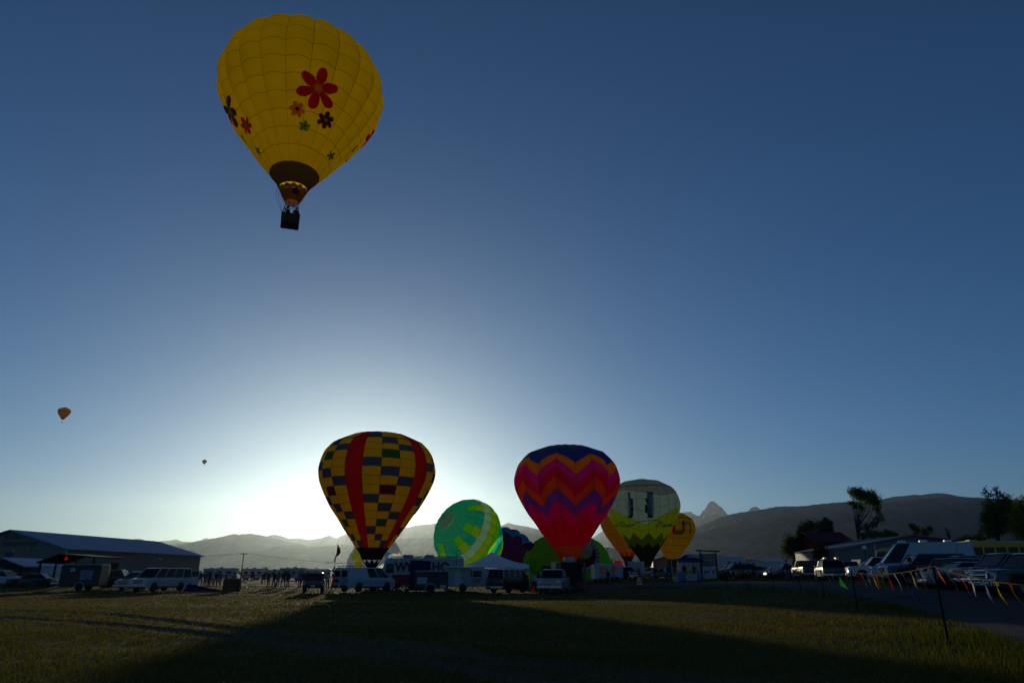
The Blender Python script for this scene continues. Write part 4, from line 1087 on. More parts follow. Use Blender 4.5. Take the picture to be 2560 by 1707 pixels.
# ================================================================== trailers, motorhomes, buses
def text_part(parent, s, size, loc, rot, m, name='lettering', ext=0.01, align='CENTER', sx=1.0, bold=0.0):
    cu = bpy.data.curves.new(name, 'FONT'); cu.body = s; cu.size = size; cu.extrude = ext; cu.align_x = align; cu.offset = bold
    t = bpy.data.objects.new(name, cu); COL.objects.link(t)
    bpy.context.view_layer.update()
    me = bpy.data.meshes.new_from_object(t.evaluated_get(bpy.context.evaluated_depsgraph_get()))
    bpy.data.objects.remove(t); bpy.data.curves.remove(cu)
    me.materials.clear(); me.materials.append(m)
    o = link(name, me, parent, loc, rot); o.scale = (sx, 1, 1); return o
def box_trailer(name, label, cat, loc, rz, L, W_, H_, m, floor=.45, axles=(0,), wr=.33, nosecut=0.0, bevel=.06, hitch=True, top=None, hitch_len=1.1):
    o = thing(name, label, cat, loc, rz)
    hl = L/2; mb = MB()
    mb.prism([(hl, floor), (hl, H_-nosecut), (hl-nosecut, H_), (-hl, H_), (-hl, floor)] if nosecut else [(hl, floor), (hl, H_), (-hl, H_), (-hl, floor)], -W_/2, W_/2)
    b = mb.build('body', m, o, bevel=bevel)
    if top: mb = MB(); mb.box((0, 0, H_+.02), (L*.985, W_*.98, .08)); mb.build('roof', top, o, bevel=.03)
    for ax in axles:
        for s in (-1, 1):
            wheel(o, ax, s*(W_/2+.05), wr)
            mb = MB(); pts = [(ax+(wr+.13)*math.cos(t), s*(W_/2+.06), wr+(wr+.13)*math.sin(t)) for t in [math.pi*i/8 for i in range(9)]]
            for a, c in zip(pts, pts[1:]): mb.bar(a, c, .26, .03)
            mb.build('fender', M_steel, o)
    if hitch:
        mb = MB(); mb.bar((hl-.1, -.5, floor-.05), (hl+hitch_len, 0, floor-.05), .08); mb.bar((hl-.1, .5, floor-.05), (hl+hitch_len, 0, floor-.05), .08)
        mb.tube([(hl+hitch_len-.25, 0, .02), (hl+hitch_len-.25, 0, floor+.25)], .035, 6)
        mb.build('tongue', M_trim, o)
    return o
M_alu = mat('trailer_white', (.34, .35, .37), rough=.4, var=.08, scale=2)
M_blkp = mat('trailer_black', (.013, .013, .015), rough=.4, var=.2)
# open dark trailer by the barn, ramp down
o = box_trailer('open_trailer', 'dark open trailer with its ramp lowered and a red pennant on top', 'trailer', spot(208, 70), hd(8), 3.6, 2.0, 2.35, M_blkp, axles=(.1,))
mb = MB(); mb.prism([(-1.8, .45), (-3.5, .04), (-3.5, .0), (-1.8, .36)], -.9, .9); mb.build('ramp', M_steel, o)
for k in range(6):
    mb = MB(); mb.box((-2.05-.25*k, 0, .42-.06*k), (.05, 1.7, .04)); mb.build('ramp_cleat', M_trim, o)
mb = MB(); mb.box((.55, -1.015, 1.45), (1.1, .03, .9)); mb.build('side_banner', mat('banner_blue', (.12, .2, .3), var=.3), o)
mb = MB(); mb.box((.0, 0, 2.42), (3.5, 1.7, .1)); mb.build('roof_cargo', M_alu, o, bevel=.04)
text_part(o, '28', .45, (-.75, -1.03, 1.75), (R(90), 0, 0), mat('sign_cream', (.6, .58, .5)), bold=.012)
mb = MB(); mb.tube([(-1.6, -.9, 2.35), (-1.6, -.9, 3.3)], .02, 6); pl = mb.build('pennant_pole', M_trim, o)
mb = MB(); mb.add([(-1.6, -.9, 3.3), (-1.42, -.88, 2.85), (-1.75, -.92, 2.8), (-1.6, -.95, 2.75)], [(0, 1, 3), (0, 3, 2)]); mb.build('pennant', C('flag_red', (.3, .008, .008), .35), pl)
# motorhome with big letters
WB = thing('motorhome', 'long white motorhome lettered WYDAHO in brown along its side', 'motorhome', spot(1056, 74.5), hd(183))
mb = MB(); mb.prism([(4.15, .5), (4.2, 1.4), (3.75, 2.75), (3.5, 3.0), (-4.2, 3.0), (-4.2, .5)], -1.2, 1.2); body = mb.build('body', M_alu, WB, bevel=.08)
q = [(4.15, 1.55), (3.78, 2.7)]
mb = MB(); mb.add([(4.19, -1.05, 1.5), (4.19, 1.05, 1.5), (3.80, 1.05, 2.68), (3.80, -1.05, 2.68)], [(0, 1, 2, 3)]); mb.build('windshield', M_dglass, WB)
mb = MB(); mb.box((3.25, 1.21, 2.0), (.8, .03, .9)); mb.build('side_window', M_glass, WB)
for (xa, xb_) in ((3.0, 1.0), (-.5, -2.0), (-2.2, -4.1)):
    mb = MB(); mb.box(((xa+xb_)/2, 1.215, .95), (abs(xa-xb_), .03, .85)); mb.build('lower_panel', mat('panel_red', (.32, .015, .015), var=.2), WB, bevel=.01, seg=1)
for x_, ch in zip((2.15, 1.32, .5, -.57, -1.40, -2.30), 'WYDAHO'):
    text_part(WB, ch, 1.2, (x_, 1.225, 1.72), (R(90), 0, R(180)), mat('letter_brown', (.055, .028, .012), var=.3), bold=.055, sx=.92)
for x_ in (1.6, -.6):
    mb = MB(); mb.box((x_, 0, 3.18), (.95, .7, .32)); mb.build('air_conditioner', M_alu, WB, bevel=.08)
mb = MB()
for s in (-1, 1): mb.tube([(3.2, s*1.0, 3.12), (-4.0, s*1.0, 3.12)], .03, 6)
for k in range(6):
    for s in (-1, 1): mb.tube([(3.2-1.44*k, s*1.0, 2.98), (3.2-1.44*k, s*1.0, 3.12)], .02, 5)
mb.build('roof_rail', M_trim, WB)
for ax in (2.7, -2.3):
    for s in (-1, 1): wheel(WB, ax, s*1.05, .42)
# navy awning drape standing before it
o = thing('awning_drape', 'tall navy cloth drape hung in front of the lettered motorhome', 'drape', spot(1047, 69))
mb = MB(); n_ = 12
for j in range(7):
    for i in range(n_+1):
        u = i/n_; v = j/6
        x_ = (-1.0+.15*v)+(1.95-.2*(1-v))*u; mb.v.append((x_, .06*math.sin(u*19+v)*(.4+.6*(1-v)), .05+2.75*v - .12*u*v))
for j in range(6):
    for i in range(n_): mb.f.append((j*(n_+1)+i, j*(n_+1)+i+1, (j+1)*(n_+1)+i+1, (j+1)*(n_+1)+i)); mb.m.append(0)
mb.build('cloth', C('navy_canvas', (.012, .018, .04), .12), o, smooth=True)
mb = MB(); mb.tube([(-.9, .03, 0), (-.9, .03, 2.8)], .025, 6); mb.tube([(.95, .03, 0), (.95, .03, 2.7)], .025, 6); mb.tube([(-.95, .03, 2.8), (1.0, .03, 2.68)], .025, 6); mb.build('frame', M_trim, o)
# small black trailer with pale lid
o = box_trailer('cargo_trailer', 'small black utility trailer with a pale lid and a white side panel', 'trailer', spot(1078, 59), hd(187), 2.7, 1.7, 1.72, M_blkp, floor=.4, axles=(.05,), wr=.33, top=M_alu, hitch_len=.9)
mb = MB(); mb.box((.75, .865, 1.02), (.8, .03, .52)); mb.build('side_sign', M_alu, o)
mb = MB(); mb.box((-.95, .88, .55), (.5, .12, .3)); mb.build('tool_box', M_alu, o, bevel=.03)
for s in (-1, 1): wheel(o, 1.95, .0 if s < 0 else .0, .18, .12) if s > 0 else None
# white camper trailer
o = box_trailer('camper_trailer', 'white camper trailer with a dark window, beside the peaked tent', 'camper', spot(1166, 66.5), hd(2), 3.8, 2.1, 2.15, M_alu, floor=.45, axles=(-.3,), nosecut=.35)
mb = MB(); mb.box((.9, -1.065, 1.55), (.85, .04, .42)); w_ = mb.build('side_window', M_dglass, o)
mb = MB(); mb.box((.9, -1.058, 1.55), (.95, .02, .52)); mb.build('window_frame', M_trim, w_)
mb = MB(); mb.box((-.75, -1.06, 1.28), (.68, .04, 1.5)); d_ = mb.build('door', mat('door_white', (.5, .51, .53), rough=.45), o, bevel=.015)
mb = MB(); mb.box((-.5, -1.09, 1.25), (.06, .04, .12)); mb.build('door_handle', M_trim, d_)
for k in range(3):
    mb = MB(); mb.box((.95, -1.06, 1.08-.14*k), (1.0-.25*k, .02, .06)); mb.build('stripe', mat('stripe_red', (.3, .03, .02)), o)
mb = MB(); mb.prism([(-1.8, 2.12), (-1.8, 2.18), (.7, 2.1), (.7, 2.04)], -2.3, -1.1); mb.build('awning', C('awning_cloth', (.6, .55, .45), .45), o)
mb = MB(); mb.tube([(-1.7, -2.25, 0), (-1.7, -2.25, 2.12)], .025, 6); mb.tube([(.6, -2.25, 0), (.6, -2.25, 2.06)], .025, 6); mb.build('awning_pole', M_steel, o)
mb = MB(); mb.box((-1.2, .1, 2.24), (.7, .6, .2)); mb.build('roof_vent', M_alu, o, bevel=.05)
# solar lamp on a pole
o = thing('pole_light', 'thin pole carrying a tilted solar panel by the lettered motorhome', 'lamp', spot(1140, 71.5))
mb = MB(); mb.tube([(0, 0, 0), (0, 0, 3.55)], .03, 6); mb.build('pole', M_trim, o)
mb = MB(); mb.box((.05, 0, 3.68), (.62, .4, .05), rot=Matrix.Rotation(R(-18), 3, 'Y').to_euler()); mb.build('panel', pn, o)
# dark open box trailer and its cart
o = box_trailer('box_trailer', 'black box trailer with open rear doors under the chevron balloon', 'trailer', spot(1416, 69), hd(97), 4.2, 2.2, 2.6, M_blkp, floor=.5, axles=(-.4, .45), bevel=.04)
mb = MB(); mb.box((-2.11, 0, 1.55), (.03, 1.9, 1.9)); mb.build('dark_opening_sheet', M_under, o)  # near-black sheet on the solid body stands in for the shaded interior
for s in (-1, 1):
    mb = MB(); mb.box((-2.55, s*1.2, 1.55), (.95, .06, 2.0), rz=R(20*s)); d_ = mb.build('rear_door', M_blkp, o, bevel=.02)
mb = MB(); mb.box((-1.0, -.1, 2.82), (.55, .95, .42)); mb.build('roof_unit', M_alu, o, bevel=.05)
o = thing('equipment_cart', 'low cart loaded with a generator and fan beside the black box trailer', 'cart', spot(1446, 65))
mb = MB(); mb.box((0, 0, .4), (.9, .6, .08)); mb.tube([(-.45, -.25, .4), (-.75, -.25, .95)], .025, 6); mb.tube([(-.45, .25, .4), (-.75, .25, .95)], .025, 6); mb.tube([(-.75, -.25, .95), (-.75, .25, .95)], .025, 6); mb.build('frame', M_trim, o)
mb = MB(); mb.box((.12, 0, .68), (.5, .45, .45)); mb.build('generator', mat('generator_red', (.25, .03, .02)), o, bevel=.05)
for x_ in (-.3, .3):
    for s in (-1, 1): wheel(o, x_, s*.33, .18, .1)
# white trailers with balloon pictures
M_logo = C('logo_orange', (.5, .16, .06), .1)
def logo_trailer(label, px_, D_, rz, L):
    o = box_trailer('show_trailer', label, 'trailer', spot(px_, D_), rz, L, 2.1, 2.5, M_alu, axles=(-.35, .4), wr=.3)
    ol = [(.55*math.sin(t)*(1 if math.cos(t) > -.3 else .75), .62*math.cos(t)) for t in [2*math.pi*i/20 for i in range(20)]]
    mb = MB(); mb.prism([(a, b+1.65) for a, b in ol], -1.075, -1.06); e = mb.build('balloon_picture', M_logo, o)
    mb = MB(); mb.box((0, -1.07, .86), (.22, .02, .16)); mb.build('basket_picture', M_wicker, e)
    mb = MB(); mb.box((-L/2-.01, 0, 1.5), (.03, 1.8, 1.8)); mb.build('rear_door', mat('door_white', (.5, .51, .53)), o)
    return o
logo_trailer('white trailer with an orange balloon picture on its broad side', 1501, 108, hd(12), 2.2)
logo_trailer('second white trailer with an orange balloon picture, parked end to end with the first', 1530, 112, hd(8), 2.9)
box_trailer('cargo_trailer', 'plain white box trailer whose end catches the sun, right of the dark pickup', 'trailer', spot(1592, 118), hd(70), 3.6, 2.1, 2.6, M_alu)
# far motorhomes on the left
def far_rv(label, px_, D_, L, m, rz=180):
    o = thing('motorhome', label, 'motorhome', spot(px_, D_), hd(rz)); hl = L/2
    mb = MB(); mb.prism([(hl, .55), (hl+.05, 1.5), (hl-.35, 2.2), (hl-.1, 2.3), (hl-.2, 3.0), (-hl, 3.05), (-hl, .55)], -1.2, 1.2); mb.build('body', m, o, bevel=.08)
    for k in range(3):
        x_ = hl*.5-k*L*.3
        for s in (-1, 1):
            mb = MB(); mb.box((x_, s*1.21, 1.95), (L*.14, .03, .6)); mb.build('window', M_dglass, o)
    for s in (-1, 1):
        mb = MB(); mb.box((0, s*1.21, 1.25), (L*.92, .02, .18)); mb.build('stripe', mat('rv_stripe', (.06, .07, .1)), o)
        wheel(o, hl-1.2, s*1.05, .4); wheel(o, -hl+1.8, s*1.05, .4)
    mb = MB(); mb.box((-.3, 0, 3.2), (.9, .7, .28)); mb.build('air_conditioner', M_alu, o, bevel=.06)
    mb = MB(); mb.box((L*.28, 0, 3.15), (.5, .5, .2)); mb.build('roof_vent', M_trim, o, bevel=.03)
far_rv('white motorhome beside the far end of the barn', 548, 190, 8.2, M_alu)
far_rv('white motorhome just right of the utility pole', 631, 200, 6.0, M_alu)
far_rv('tan motorhome parked beyond the crowd, left of the red wagon', 733, 185, 5.8, mat('rv_tan', (.32, .28, .24), rough=.5))
far_rv('long silver coach far beyond the red wagon', 788, 215, 8.5, mat('rv_silver', (.4, .4, .42), rough=.35))
far_rv('pale motorhome far off between tan motorhome and utility pole', 682, 240, 7.0, M_alu, 176)
# school buses
M_bus = mat('school_bus_yellow', (.62, .30, .012), rough=.4, var=.06)
def bus(label, px_, D_, rz, L, nwin):
    o = thing('school_bus', label, 'bus', spot(px_, D_), hd(rz)); hl = L/2
    mb = MB(); mb.prism([(hl, .5), (hl, 1.5), (hl-1.0, 1.65), (hl-1.25, 2.75), (hl-1.5, 2.95), (-hl, 2.95), (-hl, .5)], -1.2, 1.2); b = mb.build('body', M_bus, o, bevel=.1, seg=3)
    mb = MB(); mb.box((-.7, 0, 2.98), (L-1.8, 2.0, .1)); mb.build('roof', mat('bus_roof', (.5, .42, .25), rough=.4), o, bevel=.05)
    for s in (-1, 1):
        for k in range(nwin):
            w_ = (L-2.2)/nwin
            mb = MB(); mb.box((hl-1.75-w_*(k+.5), s*1.205, 2.15), (w_*.84, .04, .78)); mb.build('window', M_dglass, o, bevel=.02, seg=1)
        for z_ in (1.05, 1.45, 1.68):
            mb = MB(); mb.box((-.6, s*1.21, z_), (L-1.6, .03, .06)); mb.build('rub_rail', M_trim, o)
        for ax in (hl-1.7, -hl+2.6): wheel(o, ax, s*1.05, .48)
        mb = MB(); mb.tube([(hl-.9, s*1.2, 1.9), (hl-.6, s*1.42, 2.1), (hl-.6, s*1.42, 2.4)], .025, 5); mb.box((hl-.6, s*1.45, 2.25), (.08, .2, .3)); mb.build('mirror', M_trim, o)
        mb = MB(); mb.box((hl-1.2, s*.75, 2.85), (.1, .3, .18)); mb.build('warning_lamp', M_amber, o)
    mb = MB(); mb.add([(hl-1.01, -1.0, 1.7), (hl-1.01, 1.0, 1.7), (hl-1.23, 1.0, 2.68), (hl-1.23, -1.0, 2.68)], [(0, 1, 2, 3)]); mb.build('windshield', M_dglass, o)
    mb = MB(); mb.box((hl-2.6, 0, 3.08), (.6, .6, .14)); mb.build('roof_hatch', M_alu, o, bevel=.03)
    mb = MB(); mb.box((-hl+3, 0, 3.08), (.6, .6, .14)); mb.build('roof_hatch', M_alu, o, bevel=.03)
bus('yellow school bus with a row of dark windows behind the roadside row', 2545, 58, 178, 11.5, 10)
bus('yellow school bus mostly hidden behind the tall white van', 2292, 74, 204, 10.5, 9)
# ================================================================== the lime special-shape balloon and the magenta one
def lobe(mb, c, r, nu=28, nv=14, mi=0, gores=14, bulge=.03, squash=1.0):
    c = Vector(c)
    vs = []
    for j in range(nv+1):
        t = math.pi*j/nv
        for i in range(nu):
            p = 2*math.pi*i/nu; k = 1+bulge*abs(math.sin(p*gores/2))*math.sin(t)
            vs.append(c + Vector((r[0]*math.sin(t)*math.cos(p)*k, r[1]*math.sin(t)*math.sin(p)*k, r[2]*math.cos(t))))
    fs = [(j*nu+i, j*nu+(i+1) % nu, (j+1)*nu+(i+1) % nu, (j+1)*nu+i) for j in range(nv) for i in range(nu)]
    mb.add(vs, fs, mi)
Dc = 150.0
cr = thing('shaped_balloon', 'lime green shaped balloon with a purple fin and maroon ringed disc, slumped down', 'hot air balloon', spot(1415, Dc))
org = cr.location.copy()
def L_at(px, py, dy=0.0):
    return at(px, py, Dc+dy) - org
def pxm(n): return n*(Dc*cp)/FPX
M_lm, M_lm2 = C('lime_nylon', (0.16, 0.30, 0.02), .5), C('leaf_nylon', (0.12, 0.34, 0.03), .5)
mb = MB(); lobe(mb, L_at(1388, 1415, 4), (pxm(82), 7.0, pxm(79)), nu=56, gores=18); mb.build('body', M_lm, cr, smooth=True)
mb = MB(); lobe(mb, L_at(1473, 1425, 6), (pxm(58), 6.0, pxm(80)), nu=48, gores=16); mb.build('hind_body', M_lm2, cr, smooth=True)
mb = MB(); lobe(mb, L_at(1324, 1412, -2.5), (pxm(17), 1.6, pxm(16)), gores=10); mb.build('arm', M_lm2, cr, smooth=True)
mb = MB(); lobe(mb, L_at(1366, 1424, -4.2), (pxm(13), 1.4, pxm(11)), gores=8); mb.build('foot', C('plum_cloth', (.10, .02, .07), .35), cr, smooth=True)
f0, f1, f2, f3 = L_at(1309, 1357.5, -1.0), L_at(1338, 1358, -1.4), L_at(1330, 1372, -1.8), L_at(1324, 1378, -1.6)
mb = MB(); fr_ = [f0, f0.lerp(f1, .33)+Vector((0, 0, .15)), f0.lerp(f1, .66)+Vector((0, 0, .12)), f1, f2, f3, L_at(1315, 1371, -1.4)]
mb.add(fr_ + [p + Vector((0, .8, 0)) for p in fr_], [tuple(range(7))[::-1], tuple(range(7, 14))] + [(i, (i+1) % 7, 7+(i+1) % 7, 7+i) for i in range(7)]); mb.build('fin', C('aubergine_cloth', (.055, .012, .05), .3), cr, smooth=False, bevel=.12)
dc = L_at(1462, 1388, -3.2); rd = pxm(37)
mb = MB(); mb.lathe([(rd*.02, -.75), (rd*.5, -.7), (rd*.8, -.5), (rd, -.0), (rd*.95, .5), (rd*.6, .7)], 32, dc, axis='Y'); mb.build('disc', C('maroon_cloth', (.14, .012, .035), .4), cr, smooth=True)
for k in range(22):
    t = 2*math.pi*k/22
    c = dc + Vector((math.cos(t)*rd*.86, -.5, math.sin(t)*rd*.86)); u = Vector((math.cos(t), 0, math.sin(t))); v = Vector((-math.sin(t), 0, math.cos(t)))
    mb = MB(); mb.tube([c + u*rd*.13*math.cos(a) + v*rd*.065*math.sin(a) for a in [2*math.pi*i/10 for i in range(11)]], .09, 5, cap=False); mb.build('ring', C('ring_white', (.5, .5, .55), .4), cr)
mb = MB(); mb.lathe([(rd*.02, -1.05), (rd*.5, -1.0), (rd*.62, -.7), (rd*.6, -.4)], 24, dc+Vector((-.3, 0, 1.1)), axis='Y'); mb.build('inner_disc', C('pale_lime_cloth', (.35, .45, .12), .4), cr, smooth=True)
mb = MB(); lobe(mb, dc + Vector((-.2, -.8, 1.6)), (rd*.42, .6, rd*.36), gores=6); mb.build('dome', C('lilac_cloth', (.36, .32, .46), .4), cr, smooth=True)
mb = MB(); lobe(mb, L_at(1472, 1351, -1), (pxm(12), 1.2, pxm(9)), gores=6); mb.build('knob', C('ochre_cloth', (.32, .20, .05), .4), cr, smooth=True)
mg = thing('shaped_balloon', 'small magenta eared balloon rising behind the white trailers', 'hot air balloon', spot(1545, 175))
c_ = at(1545, 1411, 175) - mg.location
mb = MB(); lobe(mb, c_, (1.15, 1.1, .95), gores=10); lobe(mb, c_*Vector((0,0,0)) if False else Vector((c_.x, 0, c_.z*.45)), (.8, .8, c_.z*.5), gores=8)
mb.build('body', C('magenta_cloth', (.55, .01, .10), .55), mg, smooth=True)
for dx in (-.55, .85):
    mb = MB(); mb.add([c_+Vector((dx-.25, 0, .55)), c_+Vector((dx+.3, 0, .45)), c_+Vector((dx+.35, .1, 1.15)), c_+Vector((dx+.05, .35, .5))], [(0, 1, 2), (1, 3, 2), (3, 0, 2)]); mb.build('ear', C('magenta_cloth', (.55, .01, .10), .55), mg)

# ================================================================== buildings
M_tan = mat('tan_metal_siding', (.20, .165, .135), rough=.6, var=.08, scale=.8)
M_roofb = mat('blue_grey_metal_roof', (.22, .30, .42), rough=.5, var=.06, scale=.4, metal=.1)
M_trimw = mat('pale_trim', (.45, .48, .5), rough=.5)
c1 = at(168, 1372, 109); c2 = at(502, 1389, 147)
d1 = Vector((c2.x-c1.x, c2.y-c1.y, 0)); Lb = d1.length; d1.normalize(); pr = Vector((-d1.y, d1.x, 0))
w_ = 1.0
for k in range(200):
    p = c1 + pr*w_
    if X(27, p.y, 7) > p.x: break
    w_ += .1
rzb = at(27, 1327, (c1+pr*w_).y).z; ez = c1.z
BN = thing('barn', 'long tan metal hall with a blue grey roof lettered TETON FAIRGROUNDS', 'building', (c1.x, c1.y, 0), math.atan2(d1.y, d1.x))
# local: x along the side wall away from us, y across the gable
mb = MB(); mb.prism([(0, 0), (0, ez-.05), (w_, rzb-.1), (2*w_, ez-.05), (2*w_, 0)], 0, Lb, plane='YZ'); mb.build('wall', M_tan, BN)
nb_ = 44
for k in range(nb_):
    pass
mb = MB()
for k in range(int(Lb/0.9)): mb.box((0.45+k*.9, -.02, ez/2-.15), (.07, .04, ez-.3))
o_ = mb.build('siding_ribs', M_tan, BN); o_['kind'] = 'stuff'
for s, (ya, yb2) in enumerate(((-.5, w_), (2*w_+.5, w_))):
    sl = (rzb-ez)/w_; za = ez-.5*sl+.06; zb = rzb+.06
    mb = MB(); nsheet = 22
    rf = None
    mb.add([(-.5, ya, za), (Lb+.5, ya, za), (Lb+.5, yb2, zb), (-.5, yb2, zb), (-.5, ya, za+.14), (Lb+.5, ya, za+.14), (Lb+.5, yb2, zb+.14), (-.5, yb2, zb+.14)], [(0,3,2,1), (4,5,6,7), (0,1,5,4), (1,2,6,5), (2,3,7,6), (3,0,4,7)])
    rf = mb.build('roof', M_roofb, BN)
    mb = MB()
    for k in range(int(Lb/.6)):
        x_ = -.3+k*.6; mb.bar((x_, ya, za+.15), (x_, yb2, zb+.15), .05, .04)
    q_ = mb.build('roof_seams', M_roofb, rf); q_['kind'] = 'stuff'
mb = MB(); mb.box((-.06, -.06, ez/2), (.14, .14, ez)); mb.build('corner_trim', M_trimw, BN)
for x_ in (9.5,):
    mb = MB(); mb.box((x_, -.06, 1.5), (3.2, .08, 3.0)); d_ = mb.build('door', mat('white_door', (.42, .46, .5)), BN)
    for k in range(4):
        mb = MB(); mb.box((x_, -.11, .4+.72*k), (3.1, .03, .04)); mb.build('door_panel_rail', M_trimw, d_)
for (x_, z_) in ((24, ez-.9),):
    mb = MB(); mb.box((x_, -.15, z_), (.5, .25, .2)); mb.build('wall_lamp', M_lamp, BN)
mb = MB(); mb.box((-.12, w_-1.2, rzb*.62), (.2, .2, .3)); mb.build('wall_lamp', M_lamp, BN)
mb = MB(); mb.box((-.12, w_*.62, rzb*.62), (.15, .15, 1.5)); mb.build('wall_lamp', mat('lamp_brass', (.35, .22, .08)), BN)
M_let = mat('faded_letter', (.05, .045, .05), rough=.8)
# the lettered gable faces us: text runs from +y to -y seen from outside (-x)
text_part(BN, 'TETON', .86, (-.03, w_+1.15, ez+1.55), (R(90), 0, R(-90)), M_let, align='LEFT', bold=.01)
text_part(BN, 'FAIRGROUNDS', .86, (-.03, w_+1.05, ez+.5), (R(90), 0, R(-90)), M_let, align='LEFT', bold=.01)
mb = MB(); mb.box((-.03, w_-.4, ez-.9), (.03, 1.2, 1.0)); mb.build('emblem', mat('emblem_blue', (.03, .06, .12)), BN)
mb = MB(); mb.box((-.03, w_+2.6, ez-.9), (.03, 1.2, 1.0)); mb.build('emblem', mat('emblem_blue', (.03, .06, .12)), BN)

def gable_house(name, label, px0, px1, eave_py, ridge_py, D, depth, wallm, roofm, axis='x', base_py=None, cat='building', over=.5, open_front=False, rz=0.0):
    a, b = at(px0, eave_py, D), at(px1, eave_py, D); z0 = float(T((a.x+b.x)/2, D)); L = b.x-a.x
    o = thing(name, label, cat, ((a.x+b.x)/2, D, z0), rz); ez_ = a.z-z0; rz_ = at((px0+px1)/2, ridge_py, D + (depth/2 if axis == 'x' else 0)).z - z0
    if axis == 'x':   # ridge runs across the view
        if not open_front: mb = MB(); mb.prism([(0, 0), (0, ez_), (depth/2, rz_-.05), (depth, ez_), (depth, 0)], -L/2, L/2, plane='YZ'); mb.build('wall', wallm, o)
        sl = (rz_-ez_)/(depth/2)
        for s, (ya, ym) in enumerate(((-over, depth/2), (depth+over, depth/2))):
            za = ez_-over*sl+.04; zb = rz_+.04
            mb = MB(); mb.add([(-L/2-over, ya, za), (L/2+over, ya, za), (L/2+over, ym, zb), (-L/2-over, ym, zb), (-L/2-over, ya, za+.14), (L/2+over, ya, za+.14), (L/2+over, ym, zb+.14), (-L/2-over, ym, zb+.14)], [(0,3,2,1), (4,5,6,7), (0,1,5,4), (1,2,6,5), (2,3,7,6), (3,0,4,7)]); mb.build('roof', roofm, o)
    else:
        if not open_front: mb = MB(); mb.prism([(-L/2, 0), (-L/2, ez_), (0, rz_-.05), (L/2, ez_), (L/2, 0)], 0, depth); mb.build('wall', wallm, o)
        else:
            mb = MB(); mb.prism([(-L/2, ez_-.05), (0, rz_-.05), (L/2, ez_-.05)], 0, .15); mb.build('gable', wallm, o)
        sl = (rz_-ez_)/(L/2)
        for s in (-1, 1):
            xa = s*(L/2+over); za = ez_-over*sl+.04; zb = rz_+.04
            mb = MB(); mb.add([(xa, -over, za), (xa, depth+over, za), (0, depth+over, zb), (0, -over, zb), (xa, -over, za+.13), (xa, depth+over, za+.13), (0, depth+over, zb+.13), (0, -over, zb+.13)], [(0,3,2,1), (4,5,6,7), (0,1,5,4), (1,2,6,5), (2,3,7,6), (3,0,4,7)]); mb.build('roof', roofm, o)
    return o, L, ez_, rz_
M_dark = mat('dark_timber', (.03, .022, .018), rough=.8, var=.3)
# small shelter far left
o, L, e_, r_z = gable_house('shelter', 'small open shelter with a dark gable beside the barn', -45, 57, 1414, 1396, 92, 7, M_dark, M_roofb, axis='y', open_front=True)
for s in (-1, 1):
    for y_ in (0.1, 6.9):
        mb = MB(); mb.box((s*(L/2-.2), y_, e_/2), (.2, .2, e_)); mb.build('post', M_dark, o)
mb = MB(); mb.box((0, 4, 1.1), (L-.5, .15, 2.2)); mb.build('back_wall', M_tan, o)
# dark open shed before the barn
a, b = at(100, 1405, 88), at(240, 1394, 88)
o = thing('open_shed', 'dark open-fronted shed with a shallow slanting roof before the barn', 'shed', ((a.x+b.x)/2, 88, 0)); L = b.x-a.x
h0, h1 = a.z, b.z
mb = MB(); mb.prism([(-L/2-.2, h0-.1), (-L*.12, h1+.35), (L/2+.3, h1), (L/2+.3, h1+.16), (-L*.12, h1+.52), (-L/2-.2, h0+.06)], -.4, 5.5); mb.build('roof', M_dark, o)
for x_ in (-L/2+.1, -L*.2, L*.15, L/2-.2):
    mb = MB(); mb.box((x_, 0, h0/2 if x_ < -L*.3 else h1/2), (.18, .18, h0-.05 if x_ < -L*.3 else h1)); mb.build('post', M_dark, o)
mb = MB(); mb.box((0, 5.3, h0/2), (L, .12, h0)); mb.build('back_wall', M_dark, o)
# white marquee between them
o, L, e_, r_z = gable_house('marquee', 'white gabled marquee between the shelter and the open shed', 50, 97, 1407, 1399, 99, 6, C('marquee_canvas', (.5, .53, .58), .3), C('marquee_canvas', (.5, .53, .58), .3), axis='y', over=.15)
# red-roofed house
o, L, e_, r_z = gable_house('house', 'two-storey dark log house with a maroon roof among trees', 2040, 2126, 1352, 1331.5, 122, 7, mat('log_wall', (.10, .042, .02), rough=.9, var=.3, spec=.1), mat('maroon_roof', (.14, .035, .042), rough=.9, var=.15, spec=.05), axis='x', over=.7, rz=R(6))
for (x_, z_) in ((-.2, e_-1.4), (1.3, e_-1.4), (-.2, e_-4.0)):
    mb = MB(); mb.box((x_, -.03, z_), (1.1, .06, 1.2)); w__ = mb.build('window', M_dglass, o)
    mb = MB(); mb.box((x_, -.05, z_+.65), (1.3, .08, .1)); mb.box((x_, -.05, z_-.65), (1.3, .08, .1)); mb.build('window_frame', M_trimw, w__)
mb = MB(); mb.box((-L/2-.9, 1.5, 2.6), (1.8, 4, .2)); mb.box((-L/2-1.7, .0, 1.3), (.18, .18, 2.6)); mb.box((-L/2-1.7, 3.2, 1.3), (.18, .18, 2.6)); mb.build('porch', mat('pine_boards', (.32, .18, .06), rough=.7), o)
